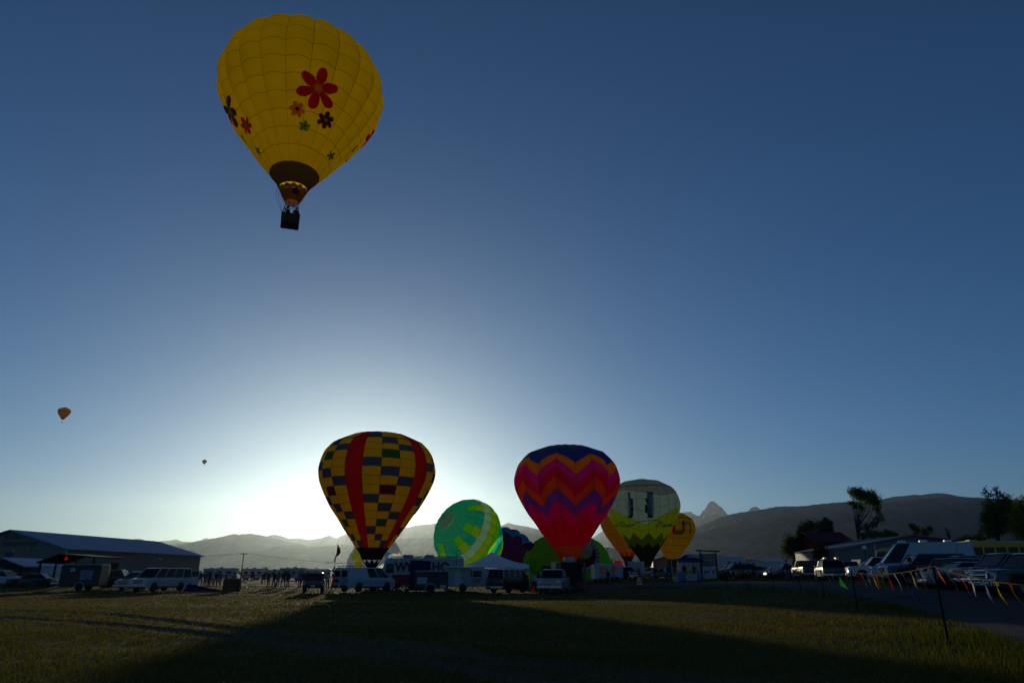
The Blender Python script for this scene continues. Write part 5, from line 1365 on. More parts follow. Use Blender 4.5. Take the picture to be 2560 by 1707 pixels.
# low tan hall
D_ = 104.0
pl_ = [(2095, 1374), (2184, 1355), (2278, 1338), (2330, 1343.5), (2420, 1357)]
wp = [at(px_, py_, D_) for px_, py_ in pl_]; xc = wp[2].x; z0 = float(T(xc, D_))
o = thing('low_hall', 'low tan hall with a shallow pale-edged gable behind the parked vans', 'building', (xc, D_, z0))
mb = MB(); mb.prism([(wp[0].x-xc, 0)] + [(p.x-xc, p.z-z0-.1) for p in wp] + [(wp[-1].x-xc, 0)], 0, 16); mb.build('wall', M_tan, o)
for p, q in zip(wp, wp[1:]):
    mb = MB(); a = (p.x-xc, p.z-z0-.06); b = (q.x-xc, q.z-z0-.06); mb.prism([a, b, (b[0], b[1]+.2), (a[0], a[1]+.2)], -.5, 16.4); mb.build('roof', mat('hall_roof', (.17, .18, .20), rough=.8, spec=.1), o)
mb = MB(); mb.box((wp[1].x-xc, -.05, (wp[1].z-z0)/2), (.2, .1, wp[1].z-z0-.2)); mb.build('corner_trim', M_trimw, o)
mb = MB(); mb.box((wp[1].x-xc+2.6, -.05, 1.6), (2.2, .1, 3.2)); mb.build('door', mat('hall_door', (.12, .1, .08)), o)
# far sheds
M_fw = mat('far_white_wall', (.45, .47, .5)); M_fg = mat('far_grey_wall', (.12, .11, .10))
gable_house('far_shed', 'dark gabled shed far behind the golden balloon', 1632, 1692, 1399, 1391, 270, 12, M_fg, mat('far_roof', (.10, .09, .085)), axis='y', cat='building')
gable_house('far_shed', 'grey shed far behind the blue canopy', 1736, 1790, 1398, 1386, 290, 14, mat('far_blue_wall', (.2, .23, .26)), mat('far_roof_grey', (.2, .21, .23)), axis='x', cat='building', rz=R(16))
o, L, e_, r_z = gable_house('far_shed', 'white flat-roofed block with small windows beyond the car park', 1810, 1861, 1392, 1388, 260, 10, M_fw, M_fw, axis='x', cat='building', over=.1, rz=R(16))
for k in range(3):
    for zf in (.72, .35):
        mb = MB(); mb.box((-L*.3+k*L*.3, -.05, e_*zf), (L*.12, .1, e_*.12)); mb.build('window', M_dglass, o)
gable_house('far_shed', 'long low white roof beyond the far rows of cars', 1905, 1978, 1404, 1399, 240, 10, M_fw, M_fw, axis='x', cat='building', over=.2, rz=R(20))

# ================================================================== tents, sign, canopy
M_tent = C('tent_canvas', (.52, .54, .58), .22)
D_ = 80.0; pk_ = at(1228, 1379, D_); e0 = at(1168, 1417, D_); e1 = at(1322, 1426, D_-1.5)
o = thing('tent', 'large white peaked tent behind the camper bus', 'tent', (pk_.x, D_, 0))
ez_ = 2.3; hw0, hw1 = e0.x-pk_.x, e1.x-pk_.x
cor = [Vector((hw0, -3.2, ez_)), Vector((hw1, -3.2, ez_)), Vector((hw1, 3.2, ez_)), Vector((hw0, 3.2, ez_))]
pkl = Vector((0, 0, pk_.z))
for i in range(4):
    a, b = cor[i], cor[(i+1) % 4]; mb = MB(); n_ = 8
    for j in range(n_+1):
        v = j/n_
        for k in range(n_+1):
            u = k/n_; p = a.lerp(b, u).lerp(pkl, v); p.z -= .35*math.sin(math.pi*v)*(.6+.4*math.sin(math.pi*u)) ; mb.v.append(p)
    for j in range(n_):
        for k in range(n_): mb.f.append((j*(n_+1)+k, j*(n_+1)+k+1, (j+1)*(n_+1)+k+1, (j+1)*(n_+1)+k)); mb.m.append(0)
    mb.build('roof_panel', M_tent, o, smooth=True)
    mb = MB(); mb.add([a, b, b-Vector((0, 0, .35)), a-Vector((0, 0, .35))], [(0, 1, 2, 3)]); mb.build('valance', M_tent, o)
    mb = MB(); mb.tube([(a.x, a.y, 0), (a.x, a.y, ez_)], .04, 6); mb.build('pole', M_steel, o)
mb = MB(); mb.tube([(0, 0, 0), (0, 0, pk_.z)], .05, 6); mb.build('centre_pole', M_steel, o)
# blue pop-up canopy
D_ = 83.0; c_ = spot(1722, D_); o = thing('canopy', 'navy pop-up canopy over the crowd by the golden balloon', 'canopy', c_)
M_navyc = C('canopy_navy', (.012, .025, .075), .25)
ez_ = 2.15; pz_ = at(1722, 1387.5, D_).z - c_.z; hw = 1.55
cor = [Vector((-hw, -hw, ez_)), Vector((hw, -hw, ez_)), Vector((hw, hw, ez_)), Vector((-hw, hw, ez_))]
for i in range(4):
    a, b = cor[i], cor[(i+1) % 4]; mb = MB(); mid = a.lerp(b, .5)
    q = [a, b, b.lerp(Vector((0, 0, pz_)), .5)-Vector((0, 0, .06)), a.lerp(Vector((0, 0, pz_)), .5)-Vector((0, 0, .06)), Vector((0, 0, pz_))]
    mb.add(q, [(0, 1, 2, 3), (3, 2, 4)]); rp_ = mb.build('roof_panel', M_navyc, o)
    mb = MB(); mb.add([a, b, b-Vector((0, 0, .25)), a-Vector((0, 0, .25))], [(0, 1, 2, 3)]); mb.build('valance', M_navyc, o)
    mb = MB(); mb.tube([(a.x, a.y, 0), (a.x, a.y, ez_)], .03, 6); mb.build('leg', M_steel, o)
    if i == 0:
        t_ = .42; cc_ = mid.lerp(Vector((0, 0, pz_)), t_)+Vector((0, -.03, .05)); nrm = Vector((0, -(pz_-ez_), hw)).normalized()
        up_ = Vector((0, hw, pz_-ez_)).normalized()
        mb = MB(); mb.add([cc_ + Vector((1, 0, 0))*.36*math.cos(q2) + up_*.2*math.sin(q2) for q2 in [2*math.pi*k/20 for k in range(20)]], [tuple(range(20))]); mb.build('oval_logo', mat('logo_pale_blue', (.12, .2, .3)), rp_)
        mb = MB(); mb.bar((-hw*.95, -hw-.012, ez_-.12), (hw*.95, -hw-.012, ez_-.12), .01, .05); mb.build('valance_stripe', mat('logo_pale_blue', (.12, .2, .3)), o)
# notice board
D_ = 80.0; c_ = spot(1774, D_); o = thing('notice_board', 'tall roofed notice board with slatted header and pale poster', 'sign', c_, R(-4))
hs = at(1774, 1378, D_).z - c_.z
for s in (-1, 1):
    mb = MB(); mb.box((s*.85, 0, hs/2), (.16, .16, hs)); mb.build('post', M_dark, o)
mb = MB(); mb.box((0, 0, hs+.07), (2.5, .9, .12), rot=Matrix.Rotation(R(2), 3, 'Y').to_euler()); mb.build('roof', M_dark, o, bevel=.02)
for k in range(5):
    mb = MB(); mb.box((0, -.02, hs-.35-.27*k), (1.6, .06, .23)); bd_ = mb.build('board', mat('weathered_board', (.11, .07, .06), var=.3), o)
    if k in (0, 1, 2):
        mb = MB(); mb.box((0, -.06, hs-.35-.27*k), (1.0-.15*(k % 2), .02, .09)); mb.build('lettering_strip', mat('faded_white', (.3, .33, .36)), bd_)
mb = MB(); mb.box((0, -.02, hs-2.25), (1.5, .06, 1.15)); ps_ = mb.build('poster', mat('poster_paper', (.38, .45, .52), var=.2, scale=6), o)
for k in range(6):
    mb = MB(); mb.box((0, -.06, hs-1.85-.16*k), (1.2, .015, .03)); mb.build('text_line', mat('poster_ink', (.1, .12, .15)), ps_)
# coolers and boxes under the canopy
for (px_, D_, m_, lab, nm, cat, dim) in ((1703, 76, mat('bin_blue', (.04, .16, .32)), 'blue square bin at the left of the pale crates', 'bin', 'bin', (.75, .6, .85)), (1727, 75.5, M_alu, 'pale crate stack in front of the navy canopy', 'crate_stack', 'crates', (1.1, .6, .6)), (1748, 76.5, mat('bin_sky', (.06, .2, .36)), 'narrow blue bin beside the notice board', 'bin', 'bin', (.42, .42, .8)), (1690, 76, M_alu, 'small white cooler on the grass left of the blue bin', 'cooler', 'cooler', (.5, .4, .4))):
    o = thing(nm, lab, cat, spot(px_, D_)); mb = MB(); mb.box((0, 0, dim[2]/2), dim, taper=1.06); b_ = mb.build('body', m_, o, bevel=.03)
    mb = MB(); mb.box((0, 0, dim[2]+.03), (dim[0]*1.1, dim[1]*1.1, .08)); mb.build('lid', m_, o, bevel=.02)
o = thing('folded_envelope', 'heap of yellow balloon fabric on the grass behind the crates', 'fabric', spot(1728, 92)); mb = MB(); lobe(mb, (0, 0, .25), (2.2, 1.2, .75), gores=9, bulge=.2); mb.build('heap', C('heap_yellow', (.45, .38, .02), .5), o, smooth=True)
# barrels, cone
M_bor, M_bwh = C('barrel_orange', (.55, .08, .015), .3), mat('reflective_white', (.6, .6, .6))
for (px_, D_, lab) in ((1340, 86, 'orange and white traffic barrel beside the silver pickup'), (1598, 70, 'orange and white traffic barrel standing alone on the road edge')):
    o = thing('traffic_barrel', lab, 'barrel', spot(px_, D_))
    mb = MB(); mb.lathe([(.36, 0), (.36, .06), (.29, .08), (.28, .3), (.26, .31), (.26, .55), (.24, .56), (.23, .8), (.2, .82), (.19, 1.0), (.08, 1.03)], 20); mb.build('drum', M_bor, o, smooth=True)
    for z_, r_b in ((.38, .268), (.63, .248), (.87, .212)):
        mb = MB(); mb.lathe([(r_b, z_-.06), (r_b+.003, z_-.06), (r_b-.004, z_+.07)], 20); mb.build('white_band', M_bwh, o, smooth=True)
    mb = MB(); mb.lathe([(.42, 0), (.42, .05), (.3, .055)], 20); mb.build('base_ring', M_tyre, o)
o = thing('traffic_cone', 'bright orange traffic cone glowing in the sun by the silver pickup', 'cone', spot(1333, 62.5))
mb = MB(); mb.lathe([(.17, .03), (.15, .05), (.04, .5), (.03, .51)], 16); mb.build('cone', C('cone_orange', (.85, .10, .02), .6), o, smooth=True)
mb = MB(); mb.box((0, 0, .015), (.4, .4, .03)); mb.build('base', M_tyre, o)
# flag pole leaning beside the cargo van
o = thing('flag_pole', 'leaning pole of dark and red feather flags beside the cargo van', 'flags', spot(829, 64))
tp = at(845, 1357, 64) - o.location
mb = MB(); mb.tube([(0, 0, 0), tp], [.03, .012], 6); mb.build('pole', M_trim, o)
for (t0, t1, m_, off) in ((.98, .72, C('flag_wine', (.08, .02, .03), .4), .22), (.80, .58, C('flag_slate', (.10, .11, .14), .4), -.1), (.56, .40, C('flag_black', (.03, .03, .035), .3), -.12), (.40, .06, C('flag_scarlet', (.75, .03, .01), .65), -.05)):
    a, b = tp*t0, tp*t1; sd_ = Vector((off, -.05, -.12))
    mb = MB(); n_ = 6
    for i in range(n_+1):
        p = a.lerp(b, i/n_); wv = math.sin(math.pi*min(1, i/n_*1.0+.12))
        mb.v += [p, p + sd_*1.6*wv*.5 + Vector((0, .04*math.sin(i*2), -.05)), p + sd_*1.6*wv + Vector((0, .06*math.sin(i*1.7), -.12))]
    for i in range(n_):
        for j in range(2): mb.f.append((i*3+j, i*3+j+1, i*3+j+4, i*3+j+3)); mb.m.append(0)
    mb.build('flag', m_, o, smooth=True)
# utility pole and wires
D_ = 165.0; o = thing('utility_pole', 'wooden utility pole with a crossarm beyond the crowd', 'pole', spot(602, D_)); hp = at(602, 1381.5, D_).z
mb = MB(); mb.tube([(0, 0, 0), (0, 0, hp)], [.16, .1], 8); mb.build('post', M_dark, o)
mb = MB(); mb.box((.1, 0, hp-.25), (1.6, .1, .12)); mb.build('crossarm', M_dark, o)
for x_ in (-.6, 0, .8):
    mb = MB(); mb.lathe([(.03, hp-.2), (.05, hp-.1), (.03, hp)], 6, (x_, 0, 0)); mb.build('insulator', M_trim, o)
for x_ in (-.6, .8):
    mb = MB(); mb.tube([(x_ + 45*(t/12), 8*t/12, hp - .9*math.sin(math.pi*t/12)*1.6 - 4*t/12*.4) for t in range(13)], .025, 4); mb.build('wire', M_cable, o)
    mb = MB(); mb.tube([(x_ - 45*(t/12), 8*t/12, hp - 1.2*math.sin(math.pi*t/12)) for t in range(13)], .025, 4); mb.build('wire', M_cable, o)
for (px_, top, D_, lab) in ((1521, 1367, 230, 'tall floodlight mast with a wide lamp bar beyond the shaped balloon'), (1497, 1365, 260, 'farther floodlight mast just showing above the lime balloon')):
    o = thing('floodlight_mast', lab, 'lamp post', spot(px_, D_)); hp = at(px_, top, D_).z - o.location.z
    mb = MB(); mb.tube([(0, 0, 0), (0, 0, hp)], [.15, .09], 8); mb.build('mast', M_dark, o)
    mb = MB(); mb.box((0, 0, hp), (1.8, .15, .12)); mb.build('lamp_bar', M_dark, o)
    for k in range(4):
        mb = MB(); mb.box((-.75+.5*k, -.1, hp+.15), (.3, .25, .25)); mb.build('floodlight', M_steel, o)
# yard lamps by the bus
o = thing('yard_lamp', 'short lamp post with a white globe before the low hall', 'lamp post', spot(2171, 88)); hp = at(2171, 1372, 88).z - o.location.z
mb = MB(); mb.tube([(0, 0, 0), (0, 0, hp)], .05, 6); mb.build('post', M_dark, o)
mb = MB(); lobe(mb, (0, 0, hp+.2), (.28, .28, .25), nu=12, nv=8, gores=2, bulge=0); mb.build('globe', C('lamp_globe', (.6, .6, .55), .6), o, smooth=True)

# basket on the grass with bagged envelope and spread fabric
o = thing('lying_basket', 'wicker balloon basket tipped on its side on the grass', 'basket', spot(580, 66), R(12))
mb = MB()
for k in range(8): mb.box((-.6+.16*k, 0, .58), (.15, 1.3*(1+.012*(k % 2)), 1.12*(1+.012*(k % 2))))
b_ = mb.build('basket', M_wicker, o, bevel=.02, seg=1)
mb = MB()
for s in (-1, 1): mb.bar((.62, s*.62, .05), (.62, s*.62, 1.12), .1); mb.bar((.62, -.62, .58+s*.53), (.62, .62, .58+s*.53), .1)
mb.build('rim', M_leather, b_)
mb = MB(); mb.tube([(.6, -.4, .3), (1.3, -.3, .4), (1.3, .3, .4), (.6, .4, .3)], .03, 6); mb.tube([(.6, -.4, .9), (1.3, -.3, .75), (1.3, .3, .75), (.6, .4, .9)], .03, 6); mb.build('burner_frame', M_steel, o)
o = thing('spread_fabric', 'blue and red balloon fabric spread on the grass behind the passenger van', 'fabric', spot(515, 66.5))
mb = MB(); n_ = 26; rg = random.Random(4)
for j in range(8):
    for i in range(n_+1):
        u = i/n_; env = (1-u)**1.3*.62+.06
        mb.v.append((-1.6+3.6*u, -.9+1.8*j/7, max(.015, env*math.sin(math.pi*j/7)*(.75+.4*rg.random())+.02)))
for j in range(7):
    for i in range(n_): mb.f.append((j*(n_+1)+i, j*(n_+1)+i+1, (j+1)*(n_+1)+i+1, (j+1)*(n_+1)+i)); mb.m.append(1 if 10 < i < 14 or i > 22 else 0)
mb.build('fabric', [C('fabric_royal', (.008, .01, .06), .2), C('fabric_red', (.12, .01, .01), .2)], o, smooth=True)

# ================================================================== trees
def leaf_mat(name, c, t=.4):
    return cloth(name, c, t, var=.35)
M_bark = mat('bark', (.05, .04, .032), rough=.9, var=.4, scale=5)
def tree(name, label, base_px, D, blobs, m, n=5000, leaf=.28, seed=0, lean=None, limbs=True, trunk_r=.3, cat='tree', base=None):
    """crown: leaf faces scattered through uneven blobs given in photo pixels at distance D; trunk and limbs reach into them"""
    r = np.random.RandomState(seed); rg = random.Random(seed)
    b = base if base is not None else spot(base_px, D)
    o = thing(name, label, cat, b)
    cs = []
    for (px_, py_, rx, ry) in blobs:
        c = at(px_, py_, D) - b; k = (D*cp)/FPX
        cs.append((c, rx*k, ry*k))
    tot = sum(a*a*h for _, a, h in cs)
    V, Fc = [], []
    allv = []
    for c, a, h in cs:
        # leafy twigs: many small clumps, denser towards the outside, leave gaps between them
        nc = max(10, int(0.062*n*a*a*h/tot/4.2)*4)
        d = r.randn(nc, 3); d /= np.linalg.norm(d, axis=1)[:, None]; d[:, 2] = np.abs(d[:, 2])*np.where(r.rand(nc) < .62, 1, -1)
        rad = r.uniform(.05, 1.32, nc)**.6
        cc_ = d*rad[:, None]*np.array([a, a*.9, h])
        per = r.randint(10, 26, nc); idx = np.repeat(np.arange(nc), per); N = len(idx)
        sz = (r.uniform(.16, .38, nc)*min(1.0, .35+a/3))[idx]
        up = np.abs(r.randn(N))*sz*1.1
        p = cc_[idx] + r.randn(N, 3)*sz[:, None]*np.array([.9, .9, .8]) + np.array(c)
        p[:, 2] += up*.8; p[:, 0] += up*.25
        allv.append(p)
    P = np.concatenate(allv); N = len(P)
    s = leaf*.62*r.uniform(.6, 1.3, N)
    u = r.randn(N, 3); u /= np.linalg.norm(u, axis=1)[:, None]
    v = np.cross(u, r.randn(N, 3)); v /= np.linalg.norm(v, axis=1)[:, None]
    Q = np.stack([P-u*s[:, None], P+v*s[:, None]*.5, P+u*s[:, None], P-v*s[:, None]*.5], 1).reshape(-1, 3)
    f = np.arange(N*4).reshape(-1, 4)
    me = bpy.data.meshes.new('crown'); me.from_pydata(Q.tolist(), [], f.tolist()); me.materials.append(m)
    link('crown', me, o)
    # trunk through the blobs in height order
    order = sorted(cs, key=lambda q: q[0].z)
    topc = max(cs, key=lambda q: q[0].z)
    mid = lean if lean is not None else Vector((topc[0].x*.35, 0, topc[0].z*.45))
    pts = [Vector((0, 0, -.1)), mid*.5 + Vector((.0, 0, 0)), mid, mid.lerp(topc[0], .55), topc[0] + Vector((0, 0, topc[2]*.5))]
    mb = MB(); mb.tube(pts, [trunk_r, trunk_r*.8, trunk_r*.6, trunk_r*.35, .04], 8); tr = mb.build('trunk', M_bark, o, smooth=True)
    if limbs:
        for c, a, h in cs:
            st = mid.lerp(topc[0], rg.uniform(0, .4)) if c.z > mid.z else pts[0].lerp(mid, max(.3, min(.95, c.z/max(mid.z, .1)*.8)))
            for q in range(3):
                e = c + Vector((rg.uniform(-a, a)*.75, rg.uniform(-a, a)*.6, rg.uniform(-h, h)*.7))
                mb = MB(); mb.tube([st, st.lerp(e, .5)+Vector((rg.uniform(-.2, .2), rg.uniform(-.2, .2), rg.uniform(.0, .4))), e], [trunk_r*.3, trunk_r*.18, .03], 5); mb.build('limb', M_bark, tr)
    return o
L_dk, L_gr, L_yg = leaf_mat('cottonwood_leaf', (.10, .14, .05)), leaf_mat('aspen_leaf', (.12, .16, .045)), leaf_mat('willow_leaf', (.15, .17, .02), .5)
tree('cottonwood_tree', 'dark broad tree at the left edge of the house garden', 1980, 128, [(1972,1358,16,22),(1985,1375,22,24),(1966,1380,13,16),(1995,1350,9,14)], L_dk, 5200, .26, 1)
tree('cottonwood_tree', 'tall pale-topped tree just left of the log house', 2018, 132, [(2012,1330,17,24),(2028,1318,16,18),(2005,1350,14,22),(2030,1355,16,24),(2018,1380,16,20)], L_gr, 6500, .26, 2)
tree('cottonwood_tree', 'round dark tree rising behind the log house roof', 2062, 140, [(2066,1313,14,13),(2055,1322,14,14),(2074,1326,9,12)], L_dk, 3600, .27, 3)
tree('poplar_tree', 'tall leaning tree with a ragged wind-swept crown', 2187, 125, [(2140,1232,18,11),(2160,1243,26,14),(2180,1252,20,14),(2136,1262,14,9),(2152,1270,12,7),(2192,1268,11,14),(2196,1298,10,14),(2186,1313,9,9),(2168,1318,7,6),(2172,1340,20,7),(2196,1337,14,8)], L_dk, 8500, .24, 4, lean=Vector((-2.1, 0, 5.0)), trunk_r=.28)
tree('poplar_tree', 'big dense tree behind the school bus', 2500, 100, [(2470,1240,12,19),(2494,1234,11,14),(2478,1275,22,24),(2510,1262,22,24),(2528,1285,24,30),(2490,1310,32,26),(2462,1296,12,16),(2475,1335,24,14)], L_gr, 12000, .21, 5, trunk_r=.4)
tree('willow_tree', 'sunlit yellow-green tree beside the big dense tree', 2552, 92, [(2545,1300,22,26),(2570,1275,30,28),(2560,1330,34,22),(2600,1300,34,40)], L_yg, 8000, .2, 6)
tree('shrub', 'bushy shrub with olive leaves in front of the log house', 2048, 108, [(2048,1372,12,14),(2060,1385,16,14),(2040,1390,12,12)], leaf_mat('olive_leaf', (.08,.085,.02)), 2600, .2, 7, trunk_r=.1, cat='shrub')
tree('shrub', 'small pale tree behind the low hall', 2287, 122, [(2282,1318,7,8),(2292,1328,8,9)], L_gr, 1500, .22, 8, trunk_r=.1, cat='shrub')
tree('shrub', 'round dark shrub behind the low hall beside the dead trunk', 2316, 124, [(2308,1332,9,9),(2322,1327,8,10)], L_dk, 1500, .22, 9, trunk_r=.1, cat='shrub')
tree('shrub', 'low spreading bush at the foot of the leaning tree', 2225, 127, [(2222,1337,18,7),(2238,1340,10,6)], L_dk, 1500, .22, 10, trunk_r=.1, cat='shrub')
tree('shrub', 'low hedge running behind the school bus roof', 2420, 110, [(2420,1350,14,6),(2445,1349,16,7),(2400,1352,9,5)], L_yg, 1600, .2, 11, trunk_r=.1, cat='shrub')
for (px_, py0, py1, D_, lab) in ((2336, 1320, 1345, 118, 'forked dead trunk behind the low hall'), (2391, 1320, 1352, 116, 'single bare snag with one leafy twig')):
    b = spot(px_, D_); o = thing('dead_tree', lab, 'tree', b); tz = at(px_, py0, D_).z - b.z
    mb = MB(); mb.tube([(0, 0, 0), (.05, 0, tz*.6), (-.1, 0, tz)], [.22, .17, .1], 7); tr = mb.build('trunk', M_bark, o, smooth=True)
    for k in range(4):
        mb = MB(); mb.tube([(0, 0, tz*(.72+.06*k)), (.35*(-1)**k, .1, tz*(.85+.05*k)), (.5*(-1)**k, .1, tz*(.95+.03*k))], [.07, .05, .02], 5); mb.build('limb', M_bark, tr)
for (px_, py0, D_, lab, s_) in ((1532, 1391, 210, 'slim dark spruce right of the shaped balloon', 1.0), (1540, 1397, 225, 'shorter spruce beside the slim dark one', .7)):
    b = spot(px_, D_); o = thing('spruce_tree', lab, 'tree', b); tz = at(px_, py0, D_).z - b.z; rg = random.Random(px_)
    mb = MB(); mb.tube([(0, 0, 0), (0, 0, tz)], [.14, .02], 6); mb.build('trunk', M_bark, o)
    mb = MB()
    for k in range(260):
        z_ = tz*(.08+.92*(k/260)); rr_ = (1-z_/tz)*tz*.2*rg.uniform(.6, 1.15)+.05; a_ = rg.uniform(0, 6.28)
        p = Vector((0, 0, z_)); e = Vector((math.cos(a_)*rr_, math.sin(a_)*rr_, z_-.18*rr_)); sdv = Vector((-math.sin(a_), math.cos(a_), 0))*rr_*.3
        mb.add([p, e+sdv, e+Vector((0, 0, -.15)), e-sdv], [(0, 1, 2), (0, 2, 3)])
    mb.build('crown', L_dk, o)
for i, (px_, py_, D_, lab) in enumerate(((1582, 1408, 300, 'round far tree between the two standing balloon mouths'), (1617, 1409, 310, 'round far tree right of the letter H balloon mouth'), (592, 1428, 330, 'low far tree left of the utility pole'), (662, 1425, 340, 'far tree clump right of the utility pole'), (700, 1428, 350, 'far low trees beyond the crowd'), (1872, 1404, 280, 'far bush beside the white flat-roofed block'))):
    tree('far_tree', lab, px_, D_, [(px_, py_, 7, 7), (px_-6, py_+4, 6, 5), (px_+6, py_+4, 6, 5)], L_dk, 700, .4, 20+i, trunk_r=.15)

# ================================================================== people
def skin_mesh(name, joints, edges, sub=2):
    me = bpy.data.meshes.new(name); me.from_pydata([j[0] for j in joints], edges, [])
    o = bpy.data.objects.new(name, me); COL.objects.link(o)
    md = o.modifiers.new('skin', 'SKIN'); md.use_smooth_shade = True
    for i, j in enumerate(joints):
        sv = me.skin_vertices[0].data[i]; rx = j[1]; sv.radius = rx if isinstance(rx, tuple) else (rx, rx); sv.use_root = (i == 0)
    sb_ = o.modifiers.new('sub', 'SUBSURF'); sb_.levels = sub; sb_.render_levels = sub
    bpy.context.view_layer.update()
    out = bpy.data.meshes.new_from_object(o.evaluated_get(bpy.context.evaluated_depsgraph_get()))
    bpy.data.objects.remove(o); return out
def body_mesh(pose):
    hipL, hipR = (.0, .09, .9), (.0, -.09, .9)
    st = {'stand': ((.02, .11, .5), (-.0, .12, .09), (.0, -.10, .5), (.0, -.11, .09)), 'walk': ((.16, .09, .52), (.14, .09, .09), (-.02, -.09, .5), (-.34, -.09, .16)), 'wide': ((.02, .17, .5), (.0, .22, .09), (.02, -.16, .5), (.0, -.2, .09))}[pose[0]]
    arms = {'down': (((.0, .24, 1.15), (.06, .25, .9)), ((.0, -.24, 1.15), (.06, -.25, .9))), 'cross': (((.05, .25, 1.14), (.2, .05, 1.16)), ((.05, -.25, 1.14), (.2, -.05, 1.12))), 'phone': (((.06, .25, 1.16), (.26, .12, 1.38)), ((.0, -.24, 1.15), (.05, -.24, .9))), 'swing': (((-.1, .24, 1.15), (-.06, .25, .92)), ((.12, -.24, 1.16), (.24, -.2, .98))), 'up': (((.05, .27, 1.55), (.06, .16, 1.85)), ((.02, -.24, 1.15), (.12, -.2, .95)))}[pose[1]]
    J = [((0, 0, .95), (.13, .16)), ((0, 0, 1.12), (.11, .145)), ((0, 0, 1.32), (.12, .17)), ((0, 0, 1.45), (.07, .09)), ((.01, 0, 1.52), (.055, .055)), ((.02, 0, 1.6), (.09, .075)), ((.015, 0, 1.68), (.095, .078)), ((.0, 0, 1.75), (.05, .045))]
    E = [(0, 1), (1, 2), (2, 3), (3, 4), (4, 5), (5, 6), (6, 7)]
    def add(p, r, par): J.append((p, r)); E.append((par, len(J)-1)); return len(J)-1
    for hip, kn, an in ((hipL, st[0], st[1]), (hipR, st[2], st[3])):
        a = add(hip, .095, 0); b = add(kn, .068, a); c = add(an, .05, b); d = add((an[0]+.06, an[1], max(an[2]-.05, .035)), (.035, .045), c); add((an[0]+.17, an[1], max(an[2]-.06, .03)), (.025, .035), d)
    for s, (el, wr_) in zip((1, -1), arms):
        a = add((0, s*.19, 1.4), .065, 2); b = add(el, .048, a); c = add(wr_, .034, b); v = (Vector(wr_)-Vector(el)).normalized()*.08; d = add(tuple(Vector(wr_)+v), (.022, .04), c)
        for k in range(3): add(tuple(Vector(wr_)+v*2.0+Vector((0, 0, 0))+Vector((.018*(k-1), 0, .012*(k-1)))), .011, d)
    me = skin_mesh('body', J, E)
    return me
_bm = {}
M_skin = mat('skin', (.36, .22, .16), rough=.6); M_shoe = mat('shoe', (.03, .03, .03))
cm = lambda n, c: mat(n, c, rough=.9, var=.2, scale=8)
wear = [cm('jacket_black', (.015, .015, .018)), cm('jacket_navy', (.015, .02, .045)), cm('jacket_grey', (.09, .09, .1)), cm('jacket_brown', (.07, .04, .02)), cm('shirt_pale', (.35, .36, .38)), cm('jacket_blue', (.04, .10, .24)), cm('jacket_rust', (.22, .05, .02)), cm('vest_orange', (.55, .14, .02))]
legs_ = [cm('jeans_dark', (.025, .035, .06)), cm('trousers_black', (.014, .014, .015)), cm('trousers_tan', (.2, .15, .1)), cm('jeans_blue', (.05, .09, .17))]
hairs = [cm('hair_dark', (.02, .014, .01)), cm('hair_brown', (.07, .04, .02)), cm('hair_fair', (.22, .14, .06)), cm('cap_black', (.02, .02, .02))]
def person(label, loc, rz, pose=('stand', 'down'), top=0, leg=0, hair=0, h=1.75, group=None, hood=False):
    if pose not in _bm:
        me = body_mesh(pose)
        for m_ in (wear[0], legs_[0], M_skin, M_shoe): me.materials.append(m_)
        for p in me.polygons:
            c = p.center
            hand = abs(c.y) > .15 and (c.z < .93 and c.x > -.3 and abs(c.y) > .2) and pose[1] in ('down', 'swing')
            p.material_index = 2 if (c.z > 1.5 and abs(c.y) < .14 and pose[1] != 'up') or hand or (c.z > 1.5 and abs(c.y) < .12) else (3 if c.z < .1 else (1 if c.z < .93 and abs(c.y) < .24 else 0)); p.use_smooth = True
        hm = MB(); vs = []
        for j in range(7):
            t = math.pi*.62*j/6
            for i in range(14):
                a = 2*math.pi*i/14; back = .5-.5*math.cos(a); rr_ = 1.0
                z_ = 1.68 + .118*math.cos(t) - (.02*math.sin(t) if math.cos(a) > .2 and j > 3 else 0) - .03*back*math.sin(t)
                lim = 0.0 if not (math.cos(a) > .3 and j > 3) else .02
                vs.append((.0-.005 + (.108-lim)*math.sin(t)*math.cos(a), .092*math.sin(t)*math.sin(a), z_))
        hm.add(vs, [(j*14+i, j*14+(i+1) % 14, (j+1)*14+(i+1) % 14, (j+1)*14+i) for j in range(6) for i in range(14)])
        _bm[pose] = (me, hm.mesh('hair', hairs[0], smooth=True))
    me, hme = _bm[pose]
    o = thing('person', label, 'person', loc, rz, group)
    b = link('body', me, o)
    for i, m_ in enumerate((wear[top], legs_[leg])): b.material_slots[i].link = 'OBJECT'; b.material_slots[i].material = m_
    hr = link('hair', hme, b); hr.material_slots[0].link = 'OBJECT'; hr.material_slots[0].material = hairs[hair]
    k = h/1.77; o.scale = (k, k, k); return o
S_, W2 = ('stand', 'down'), ('wide', 'cross')
